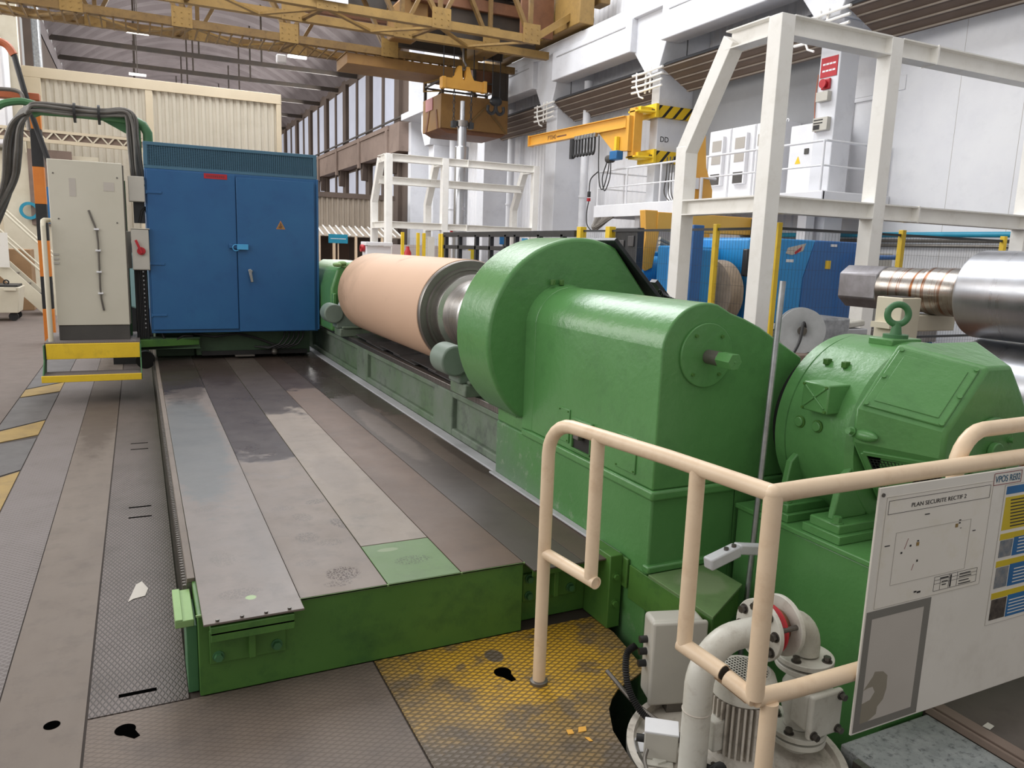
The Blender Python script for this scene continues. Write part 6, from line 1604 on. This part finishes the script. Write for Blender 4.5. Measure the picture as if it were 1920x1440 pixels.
# ---------------------------------------------------------------- blue grinding machine behind the fence
M['wheel_tan'] = paint('tan_grinding_wheel', 'a08f7c', '8c7c6a', .8, 6)
def make_blue():
    t = thing('blue_grinder', 'bright blue roll grinding machine behind the black mesh fence', 'machine', (9, 8.8, 0))
    y0 = 8.2
    MB().box(6.4, 11.2, 7.9, 9.7, 0, .50).build('machine_base', 'blue_machine', t, .02)
    MB().box(6.4, 11.2, 7.85, 8.15, .50, .72).build('slide_way', 'steel_dark', t, .01)
    MB().box(6.45, 7.0, y0, 8.55, .72, 1.80).build('left_housing', 'blue_machine', t, .03, 3)
    MB().box(7.05, 7.5, y0+.55, 9.6, .72, 1.84).build('middle_housing', 'blue_machine', t, .03, 3)
    MB().box(6.50, 6.68, y0-.1, y0-.02, .6, 2.10).build('blue_upright', 'blue_deep', t, .01)
    MB().prism([(7.62, .80), (7.6, 1.2), (7.48, 1.45), (7.5, 1.95), (7.7, 1.98), (8.74, 1.98), (8.56, 1.45), (8.54, .80)], 'xz', y0-.05, 9.6).build('wheel_head', 'blue_machine', t, .02, 3)
    MB().prism([(8.55, .80), (8.57, 1.45), (8.75, 1.98), (10.0, 1.98), (10.05, .80)], 'xz', y0-.04, 9.6).build('right_cover', 'blue_deep', t, .02, 3)
    MB().box(10.08, 10.7, y0+.2, 9.6, .7, 1.85).build('right_cabinet', 'grey_box', t, .02)
    MB().lathe((7.3, 8.5, 1.2), (1, 0, 0), [(-.14, .0), (-.14, .46), (.08, .46), (.08, 0)], 48).build('grinding_wheel', 'wheel_tan', t)
    m = MB(); m.box(7.42, 7.58, y0-.12, y0-.02, 1.45, 1.82); m.cyl((7.5, y0-.12, 1.72), (7.5, y0-.2, 1.72), .05, n=16)
    m.build('coolant_nozzle', 'blacksteel', t, .02)
    MB().prism([(8.22, 1.86), (8.55, 1.93), (8.50, 1.82), (8.3, 1.76), (8.18, 1.78)], 'xz', y0-.056, y0-.05).build('faded_logo', 'label_grey', t, smooth=0)
    MB().prism([(8.34, 1.80), (8.48, 1.89), (8.46, 1.83), (8.36, 1.77)], 'xz', y0-.058, y0-.056).build('red_logo_stroke', 'red', t, smooth=0)
    MB().box(8.2, 8.34, y0-.056, y0-.05, 1.66, 1.70).build('white_label', 'white', t, smooth=0)
    MB().box(8.98, 9.08, y0-.05, y0-.04, 1.58, 1.70).build('yellow_label', 'yellow', t, smooth=0)
    MB().box(9.05, 9.17, y0-.05, y0-.04, 1.90, 1.935).build('white_label', 'white', t, smooth=0)
    MB().tube([(9.45, 8.0, .50), (9.45, 8.0, 1.68), (9.52, 8.0, 1.76), (10.3, 8.0, 1.78), (10.36, 8.0, 1.7), (10.36, 8.0, .5)], .035, 10).build('blue_guard_tube', 'blue_deep', t)
    s = thing('blue_spindle_unit', 'small blue spindle unit under the yellow lifting arm', 'machine', (7.4, 10.3, 0))
    MB().lathe((7.0, 10.05, 1.42), (1, -.2, 0), [(0, .26), (.5, .26)], 32).build('spindle_drum', 'blue_machine', s, .02)
    MB().box(7.25, 7.75, 10.0, 10.5, .9, 1.75).build('motor_block', 'blue_machine', s, .03)
    MB().box(6.95, 7.8, 9.95, 10.6, 0, 1.2).build('stand', 'blue_deep', s, .02)
    # yellow lifting arm in front of the mezzanine
    a = thing('lifting_boom', 'ochre-yellow lifting arm reaching over the blue machine', 'lifting arm', (7.2, 9.6, 1.8))
    m = MB().box(7.11, 9.1, 9.72, 9.9, 2.06, 2.34)
    m.build('arm_beam', 'yellow_crane', a, .01)
    MB().prism([(6.88, 2.36), (7.12, 2.36), (7.17, 2.05), (7.08, 1.5), (6.97, 1.45), (6.88, 1.6), (6.93, 1.95)], 'xz', 9.74, 9.88).build('hook_plate', 'yellow_crane', a, .01)
    MB().box(8.95, 9.28, 9.6, 9.95, 2.02, 2.32).build('counter_box', 'blacksteel', a, .01)
    MB().box(8.98, 9.1, 9.78, 9.9, 0, 2.06).build('arm_post', 'yellow_crane', a, .01)
    MB().box(7.4, 7.58, 9.70, 9.72, 2.13, 2.19).build('white_label', 'white', a, smooth=0)
    g = thing('ochre_post', 'wide ochre steel post behind the near white gantry post', 'post', (8.9, 11.2, 0))
    MB().prism([(9.02, 2.0), (9.0, 3.2), (8.98, 3.9), (9.30, 4.35), (9.42, 3.3), (9.60, 2.9), (9.62, 2.0)], 'xz', 11.5, 11.62).build('post_plate', 'yellow_crane', g, .01)
    MB().box(9.1, 9.4, 11.5, 11.65, 0, 2.0).build('post_column', 'yellow_crane', g, .01)
    MB().tube([(9.28, 11.44, 2.2), (9.28, 11.44, 3.1), (9.6, 11.44, 3.1)], .03, 8).build('white_pipe', 'white', g)
    MB().box(9.12, 9.26, 11.47, 11.5, 2.9, 3.1).build('white_box', 'white', g, .006)
    # pipes along the wall, cable loops
    for i, (z, x, mt) in enumerate(((2.16, 11.72, 'teal'), (2.06, 11.78, 'leather'), (1.98, 11.74, 'leather'))):
        o = MB().tube([(x, -2, z), (x, 13, z+.02)], .045 if i == 0 else .03, 10).build('wall_pipe', mt)
        tag(o, ['blue pipe along the white panel wall, topmost of three', 'grey pipe along the white panel wall, middle of three', 'grey pipe along the white panel wall, lowest of three'][i], 'pipe', 'pipes along the white panel wall')
    m = MB()
    for k in range(3): m.tube(smooth_path([Vector((7.3, 9.9, 1.95-.06*k)), Vector((7.8, 9.95, 1.82-.07*k)), Vector((8.4, 9.9, 1.80-.06*k)), Vector((8.9, 9.9, 2.0-.05*k))], 8), .03, 8)
    tag(m.build('hose_loop', 'grey_box', None), 'pale sagging hoses below the ochre lifting arm', 'hose')
    # hose reel and small pallet between fence and motor
    r = thing('hose_reel', 'grey metal hose reel disc standing behind the motor', 'reel', (5.55, 5.2, .0))
    c = Vector((5.402,5.1,1.065)); ax = Vector((-.62, -.78, 0.05)).normalized()
    MB().lathe(c, ax, [(.0, 0), (.0, .205), (.02, .205), (.02, .03), (.0, .0)], 48).build('reel_disc', 'sheet_grey', r)
    MB().lathe(c-ax*.12, ax, [(0, .05), (0, .21), (.016, .21), (.016, .05)], 48, closed=True).build('rear_disc', 'sheet_grey', r)
    MB().cyl(c-ax*.12, c, .10, n=24).build('hose_pack', 'black', r)
    MB().cyl(c, c+ax*.05, .04, n=20).build('hub', 'leather', r)
    h = MB().tube(smooth_path([c+ax*.05+Vector((.03, 0, .03)), c+ax*.07+Vector((0, 0, .07)), c+ax*.08+Vector((-.08, -.05, -.08)), c+ax*.06+Vector((-.2, -.1, -.2))], 5), .014, 8); h.build('hose_tail', 'black', r)
    MB().box(c.x-.25, c.x+.45, c.y-.15, c.y+.35, 0, c.z-.2).build('reel_stand', 'concrete_brown', r, .01)
    MB().box(c.x+.1, c.x+.5, c.y-.1, c.y+.3, c.z-.195, c.z+.12).build('grey_motor_case', 'galv', r, .02)
    p = thing('wrapped_bundle', 'pale wrapped bundle lying beside the hose reel', 'bundle', (6.6, 5.9, .0))
    q = Vector((6.244,5.35,1.094))
    MB().obox(q, .16, .1, .03, (1, 0, .1), (0, 1, 0), (-.1, 0, 1)).build('bundle_top', 'white_pipe', p, .015)
    MB().obox(q+Vector((-.02, 0, -.07)), .2, .12, .03, (1, 0, 0), (0, 1, 0), (0, 0, 1)).build('bundle_base', 'concrete_grey', p, .01)
    MB().box(q.x-.2, q.x+.2, q.y-.13, q.y+.12, 0, q.z-.1).build('support', 'steel_dark', p)
make_blue()

# ---------------------------------------------------------------- bare steel rolls on the right
def make_rolls():
    def roll(x, y, z, R0, r1, label, flat):
        t = thing('steel_roll', label, 'roll', (x, y, z), 'bare steel rolls')
        MB().lathe((x, 0, z), (0, -1, 0), [(-y, r1), (-y, R0-.01), (-y+.02, R0), (1.5, R0), (1.5, 0)], 72).build('roll_body', 'steel_roll', t, smooth=30)
        k = .70 if flat else .45
        MB().lathe((x, 0, z), (0, -1, 0), [(-y-k, r1*.88), (-y-k+.01, r1*.93), (-y-.34, r1*.93), (-y-.335, r1), (-y-.10, r1), (-y-.05, r1*1.12), (-y, r1*1.25)], 56).build('journal', 'steel_rust' if flat else 'rust', t, smooth=30)
        if flat:
            w = r1*.95
            P = [(x-w*.9, z-w*.55), (x-w*.9, z+w*.62), (x-w*.35, z+w), (x+w*.35, z+w), (x+w*.9, z+w*.6), (x+w*.9, z-w*.6), (x+w*.35, z-w), (x-w*.3, z-w*1.0)]
            MB().prism(P, 'xz', y+.69, y+1.03).build('milled_end', 'steel_end', t, .012)
        else:
            MB().cyl((x, y+.45, z), (x, y+.8, z), r1*.8, n=40).build('shaft_end', 'rust', t, .01)
        return t
    roll(5.0, 3.24, 1.515, .285, .165, 'bare polished steel roll with milled square end, upper one at the right', True)
    roll(5.04, 3.22, .895, .33, .24, 'bare polished steel roll lying directly below the upper one', False)
    roll(4.40, 2.7, .30, .295, .18, 'lowest bare steel roll, mostly hidden behind the big motor', False)
    s = thing('roll_stand', 'cream steel stand carrying the square-ended steel roll', 'stand', (4.62, 3.75, 0))
    MB().box(4.60, 4.79, 3.50, 3.70, 0, 1.47).build('stand_post', 'cream_pale', s, .006)
    MB().box(4.54, 4.60, 3.53, 3.68, 1.26, 1.30).build('peg', 'cream_pale', s)
    MB().cyl((4.599, 3.60, 1.38), (4.592, 3.60, 1.38), .02, n=16).build('hole', 'hole', s)
    MB().box(4.79, 5.2, 3.52, 3.68, 1.24, 1.35).build('stand_yoke', 'cream_pale', s, .006)
    MB().box(4.63, 4.76, 3.53, 3.67, 1.4705, 1.475).build('dark_slot', 'black', s)
    r = thing('rusty_support', 'rust-brown round support behind the cream stand', 'support', (4.95, 3.55, 0))
    MB().box(4.75, 5.35, 2.2, 3.4, 0, .56).build('base', 'rust', r, .02)
make_rolls()


# ---------------------------------------------------------------- beige building and objects on the left
def make_back():
    t = thing('beige_building', 'beige sheet-clad building at the back left of the hall', 'building', (.9, 27, 0))
    x0, x1, y, z = -2.70, 4.38, 27.0, 6.42
    m = MB(); corrugated(m, (x0, y, 0), (1, 0, 0), x1-x0, 0, z-.3, (0, -1, 0), .21, .04); m.box(x0, x1, y+.02, y+6, 0, z-.05)
    m.build('clad_wall', 'beige_wall', t, smooth=0)
    m = MB(); m.box(x0-.05, x1+.05, y-.1, y+6.05, z-.3, z); m.box(.42, .62, y-.09, y, 0, z-.3); m.box(x1-.1, x1+.05, y-.1, y, 0, z-.3); m.box(x0-.05, x0+.4, y-.1, y, 0, z-.3)
    m.build('flashing', 'beige_trim', t, .01)
    b = thing('lattice_girder', 'cream lattice girder in front of the beige building', 'girder', (-1.1, 24, 4.1))
    m = MB(); m.beam((-3.2, 24, 4.36), (.25, 24, 4.30), .07, .07); m.beam((-3.2, 24, 4.10), (.25, 24, 4.06), .08, .09)
    m.build('chord', 'beige_trim', b)
    for i in range(9):
        x = -3.1+.36*i
        MB().beam((x, 24, 4.12), (x+.18, 24, 4.33), .035, .035).build('web_bar', 'cream_pale', b, smooth=0)
        MB().beam((x+.18, 24, 4.33), (x+.36, 24, 4.12), .035, .035).build('web_bar', 'cream_pale', b, smooth=0)
    MB().box(-3.2, .25, 24.05, 24.10, 4.08, 4.36).build('dark_backing', 'concrete_brown', b, smooth=0)
    for x in (-3.15, .2): MB().box(x-.05, x+.05, 23.95, 24.05, 0, 4.08).build('leg', 'beige_trim', b)
    # low beige wall with a recess behind the stair
    w = MB(); w.box(-6.5, -.9, 25.6, 25.8, 0, 3.9); struct(w, 'wall_left_low', 'cream_pale', smooth=0)
    q = MB().box(-2.62, -1.55, 25.5, 25.6, 1.95, 4.0); o = struct(q, 'window_40', 'concrete_brown', smooth=0)
    m = MB().box(-2.35, -2.1, 25.48, 25.5, 2.0, 3.0); m.build('blue_blind', 'poster_blue', o, smooth=0)
    # striped orange and black upright
    h = thing('striped_column', 'orange and black striped crane column at the left', 'column', (-1.30, 14, 0))
    zs = [0, .55, 1.05, 1.6, 2.15, 2.7, 3.25, 3.72]
    for i, (a, b2) in enumerate(zip(zs[:-1], zs[1:])):
        MB().box(-1.375, -1.225, 13.92, 14.08, a, b2).build('stripe_section', ('orange', 'black')[i % 2], h, .004)
    h.location = (-1.30, 14, 0)
    MB().box(-2.6, -1.22, 13.9, 14.1, 3.66, 3.76) .build('cross_beam', 'orange_red', h, .006)
    g = thing('cable_drop', 'thick black cable slanting down from the orange tube at the left', 'cable', (-1.4, 13.9, 3))
    P = [Vector((-2.0, 13.8, 4.42)), Vector((-1.62, 13.8, 4.40)), Vector((-1.49, 13.8, 4.25)), Vector((-1.36, 13.8, 3.6)), Vector((-1.22, 13.8, 3.05)), Vector((-1.05, 13.8, 2.4)), Vector((-1.0, 13.8, 2.0))]
    MB().tube(smooth_path(P[:3], 6), .055, 10).build('orange_tube', 'orange_red', g)
    MB().tube(smooth_path(P[2:], 6), .04, 10).build('black_cable', 'black', g)
    MB().tube(smooth_path([Vector((-1.9, 13.7, 3.72)), Vector((-1.5, 13.7, 3.74)), Vector((-1.40, 13.7, 3.62)), Vector((-1.36, 13.7, 3.2))], 6), .028, 8).build('brass_tube', 'leather', g)
    k = MB(); rnd = random.Random(5)
    for i in range(4):
        dx = .03*(i-1.5)
        k.tube(smooth_path([Vector((-0.922,9.8,2.998))+Vector((dx*.4, .1, .02*i)), Vector((-1.085,10,2.906))+Vector((dx, .1, .03*i)), Vector((-1.197,10.2,2.681))+Vector((dx, .05*i, 0)), Vector((-1.294,10.4,2.207))+Vector((dx*.8, .06*i, 0)), Vector((-1.444,10.5,1.615))+Vector((dx-.1, .04*i, 0))], 6), .02+.006*(i % 3), 7)
    for i in range(2):
        dx = .03*(i-1)
        k.tube(smooth_path([Vector((-0.942,9.9,2.999))+Vector((dx*.4, .1, .02*i)), Vector((-1.06,10,2.837))+Vector((dx, .1, .03*i)), Vector((-1.122,10.2,2.547))+Vector((dx, .05*i, 0)), Vector((-1.209,10.4,2.27))+Vector((dx*.8, .06*i, 0)), Vector((-1.36,10.5,1.796))+Vector((dx-.1, .04*i, 0))], 6), .022, 7)
    tag(k.build('cable_loom', 'cable_grey', None), 'heavy drooping loom of grey cables at the left edge', 'cables')
    m = MB().tube(smooth_path([Vector((-1.34,10.6,3.085)), Vector((-1.262,10.6,3.133)), Vector((-1.107,10.6,3.167)), Vector((-0.974,10.6,3.147))], 5), .04, 8)
    tag(m.build('green_tube', 'green_post', None), 'green tube arching over the cable loom at the left edge', 'tube')
    # stair
    s = thing('metal_stair', 'cream steel stair descending from the left behind the grey cabinet', 'stair', (-1.7, 19, 0))
    for yy in (18.9, 19.7):
        MB().beam((-1.70, yy, .06), (-4.2, yy, 2.78), .04, .26).build('stringer', 'cream_pale', s, .004)
        MB().tube([(-1.62, yy, 1.24), (-4.2, yy, 4.02)], .022, 8).build('handrail', 'cream_pale', s)
        MB().tube([(-1.62, yy, .68), (-4.2, yy, 3.46)], .02, 8).build('mid_rail', 'cream_pale', s)
        MB().cyl((-1.62, yy, .0), (-1.62, yy, 1.24), .022, n=8).build('newel', 'cream_pale', s)
    for i in range(12): MB().box(-1.85-.2*i-.13, -1.85-.2*i+.13, 18.92, 19.68, .20+.217*i, .225+.217*i).build('tread', 'leather', s)
    b = thing('tipping_bin', 'pale cream steel tipping bin on castors at the left edge', 'bin', (-2.5, 18, 0))
    m = MB(); m.loft([(-3.0, 17.7, .16), (-2.16, 17.7, .16), (-2.16, 18.4, .16), (-3.0, 18.4, .16)], [(-3.05, 17.65, .66), (-2.10, 17.65, .66), (-2.10, 18.45, .66), (-3.05, 18.45, .66)])
    m.build('bin_body', 'cream_pale', b, .01)
    MB().box(-3.0, -2.14, 17.7, 18.4, .655, .70).build('dark_contents', 'black', b)
    MB().box(-2.36, -2.16, 17.62, 17.65, .60, .66).build('front_lip', 'cream_pale', b)
    MB().lathe((-2.36, 18.0, .74), (0, 1, 0), [(-.01, .03), (.01, .03), (.01, .055), (-.01, .055)], 14, closed=True).build('lifting_ring', 'black', b)
    for x in (-2.9, -2.25):
        for yy in (17.8, 18.3): MB().cyl((x, yy-.03, .085), (x, yy+.03, .085), .084, n=16).build('castor', 'black', b)
    c = MB().box(-2.9, -2.15, 20.2, 20.9, 0, 1.35).build('wooden_crate', 'crate', None, .01); tag(c, 'brown plywood crate behind the stair', 'crate')
    n = MB().box(-2.58, -2.38, 18.8, 18.82, 1.0, 1.7).build('white_notice', 'board', None); tag(n, 'white notice boards fixed on the stair rail', 'notice')
    hc = MB().lathe((-2.654,25.4,2.323), (0, 1, 0), [(.0, .16), (.06, .16), (.06, .24), (.0, .24)], 24, closed=True).build('blue_hose_coil', 'teal', None); tag(hc, 'blue hose coil on the pale wall behind the striped column', 'hose')
M['crate'] = paint('brown_plywood', '9a7a58', '8a6c4d', .7, 3)
make_back()

# ---------------------------------------------------------------- low buildings and shop-floor items in the far middle
def make_far():
    t = thing('brown_annex', 'brown sheet-clad annex with slatted canopy at the end of the aisle', 'building', (8.2, 33, 0))
    m = MB(); corrugated(m, (6.2, 33, 0), (1, 0, 0), 3.9, 2.3, 3.62, (0, -1, 0), .22, .05); m.box(6.2, 10.1, 33.03, 35, 0, 3.6)
    m.build('clad_wall', 'brown_wall', t, smooth=0)
    m = MB(); m.box(6.2, 10.15, 32.9, 35, 3.62, 3.82); m.build('flashing', 'concrete_dark', t)
    MB().slab([(6.2, 33, 2.42), (10.1, 33, 2.42), (10.1, 31.6, 2.02), (6.2, 31.6, 2.02)], (0, .3, -1), .03).build('canopy_sheet', 'brown_wall', t, smooth=0)
    for i in range(15):
        x = 6.2+.275*i
        MB().beam((x, 33, 2.46), (x, 31.55, 2.05), .05, .05).build('canopy_batten', 'white_frame', t, smooth=0)
    for x in (6.6, 7.2, 8.1, 9.2): MB().box(x-.05, x+.05, 31.6, 31.7, 0, 2.03).build('canopy_post', 'cream', t)
    m = MB()
    for i in range(16): m.box(7.25+.05*i, 7.26+.05*i, 32.5, 32.51, 0, 2.0)
    m.build('wire_screen', 'rust', t, smooth=0)
    MB().box(6.3, 10, 32.9, 32.95, 0, 2.2).build('dark_interior', 'concrete_dark', t, smooth=0)
    s = thing('blue_sign', 'small teal-blue hanging sign in front of the brown annex', 'sign', (7.0, 30, 1.9))
    MB().box(6.62, 7.36, 30, 30.03, 1.73, 2.07).build('sign_board', 'teal', s, smooth=0)
    m = MB()
    for i in range(12): m.box(6.70+.05*i, 6.735+.05*i, 29.994, 30, 1.885, 1.915)
    m.build('white_lettering', 'white', s, smooth=0)
    MB().box(6.98, 7.02, 30.03, 30.07, 0, 1.9).build('sign_post', 'cream', s)
    rnd = random.Random(9)
    for i, (x, w, h, mt, lab) in enumerate(((6.55, .3, 1.1, 'rust', 'brown box stacked under the annex canopy beside the blue sign'), (6.95, .35, .9, 'crate', 'plywood box under the annex canopy below the blue sign'), (7.6, .5, .8, 'concrete_brown', 'brown crate behind the wire screen of the annex'), (8.3, .4, 1.0, 'rust', 'rust-coloured box at the right end of the wire screen'))):
        b = MB().box(x-w/2, x+w/2, 31.9, 32.3, 0, h).build('storage_box', mt, None, .01); tag(b, lab, 'box')
    c = thing('white_cabinet_table', 'white cabinet with sloped top beside the far gantry frame', 'cabinet', (5.4, 19, 0))
    MB().box(5.08, 5.70, 18.8, 19.2, 0, 1.68).build('body', 'white', c, .006)
    MB().box(5.05, 5.73, 18.75, 19.25, 1.69, 1.78).build('top', 'white', c, .01)
    e = MB().lathe((5.97, 18.3, 0), (0, 0, 1), [(.4, 0), (.4, .09), (1.55, .09), (1.62, .05), (1.7, .04), (1.7, 0)], 20); e.box(5.9, 6.04, 18.25, 18.35, 0, .4)
    tag(e.build('fire_extinguisher', 'red', None), 'red extinguisher standing beside the leftmost yellow gate post', 'extinguisher')
    f = MB().lathe((5.0, 19.0, 1.62), (1, 0, 0), [(-.02, .05), (.075, .05), (.075, .09), (-.02, .09)], 20, closed=True); tag(f.build('red_ring', 'red', None), 'red round ring hanging left of the white cabinet', 'ring')
    w = MB()
    w.box(6.55, 10.3, 24.0, 24.1, 0, 1.75)
    k = struct(w, 'wall_low_partition', 'tile_wall', smooth=0)
    for i, (x, z0, z1, ww, mt, lab) in enumerate(((6.45, 1.3, 1.95, .18, 'board', 'white notice sheet on the gate with a white notice'), )):
        tag(MB().box(x-ww/2, x+ww/2, 17.95, 17.965, z0, z1).build('notice', mt, None, smooth=0), lab, 'notice')
    tag(MB().box(6.05, 6.6, 20.5, 21.0, 0, 1.3).build('blue_drum_box', 'poster_blue', None, .02), 'blue box low behind the yellow gate posts', 'box')
    tag(MB().box(7.05, 7.3, 17.0, 17.02, 1.4, 1.68).build('yellow_notice', 'poster_yellow', None, smooth=0), 'small yellow notice seen through the black tubular gate', 'notice')
    MB().box(7.04, 7.05, 17.0, 17.02, 0, 1.68).build('x', 'leather') if False else None
    tag(MB().box(7.85, 8.1, 17.0, 17.02, 1.82, 2.0).build('blue_notice', 'poster_blue', None, smooth=0), 'small blue notice seen above the black tubular gate', 'notice')
    tag(MB().box(6.6, 6.85, 16.4, 16.42, 1.2, 1.65).build('white_notice_board', 'white', None, smooth=0), 'white notice sheet with orange header behind the black tubular gate', 'notice')
    tag(MB().box(8.25, 8.4, 16.6, 16.62, 1.86, 1.98).build('cyan_notice', 'padlock', None, smooth=0), 'small bright cyan notice right of the blue notice', 'notice')
    for nm in ('yellow_notice', 'blue_notice', 'white_notice_board', 'cyan_notice'):
        o = bpy.data.objects[nm]; b = o.bound_box; xs = [v[0] for v in b]; ys = [v[1] for v in b]; zs = [v[2] for v in b]
        p = MB().box((min(xs)+max(xs))/2-.02, (min(xs)+max(xs))/2+.02, max(ys), max(ys)+.04, 0, max(zs)).build('stand', 'leather', o)
        p.location = (0, 0, 0)
    r = MB().box(9.0, 9.22, 24.0-.06, 24.0-.01, 2.2, 2.4)
    # downpipes and fittings on the right wall beyond the mezzanine
    for i, (x, y, rr, lab) in enumerate(((11.3, 19.0, .11, 'grey downpipe beside the third wall column'), (11.5, 24.2, .12, 'white downpipe beside the fourth wall column'), (11.35, 29.2, .14, 'thick white duct beside the far wall column'))):
        o = MB().cyl((x, y, 0), (x, y, 6.3), rr, n=16); o.cyl((x, y, 3.2), (x, y, 3.26), rr*1.2, n=16)
        tag(o.build('wall_pipe', 'concrete_white', None), lab, 'pipe', 'downpipes on the right wall')
    tag(MB().box(8.9, 9.1, 23.0, 23.05, 2.1, 2.3).build('red_alarm_box', 'red', None, .01), 'small red alarm box right of the upright roll', 'alarm')
    MB().box(8.97, 9.03, 23.05, 23.1, 0, 2.3).build('alarm_post', 'white', bpy.data.objects['red_alarm_box'])
    bl = MB().lathe((7.9, 13.2, 1.25), (0.3, -1, 0), [(-.06, .2), (-.06, .42), (.06, .42), (.06, .2)], 32, closed=True); bl.box(7.7, 8.1, 13.1, 13.3, 0, .9)
    tag(bl.build('blue_ring_machine', 'poster_blue', None, .01), 'blue curved machine guard behind the black tubular gate', 'machine')
M['tile_wall'] = paint('pinkish_white_block_wall', 'd8cdc8', 'd0c4bf', .7, 1)
make_far()
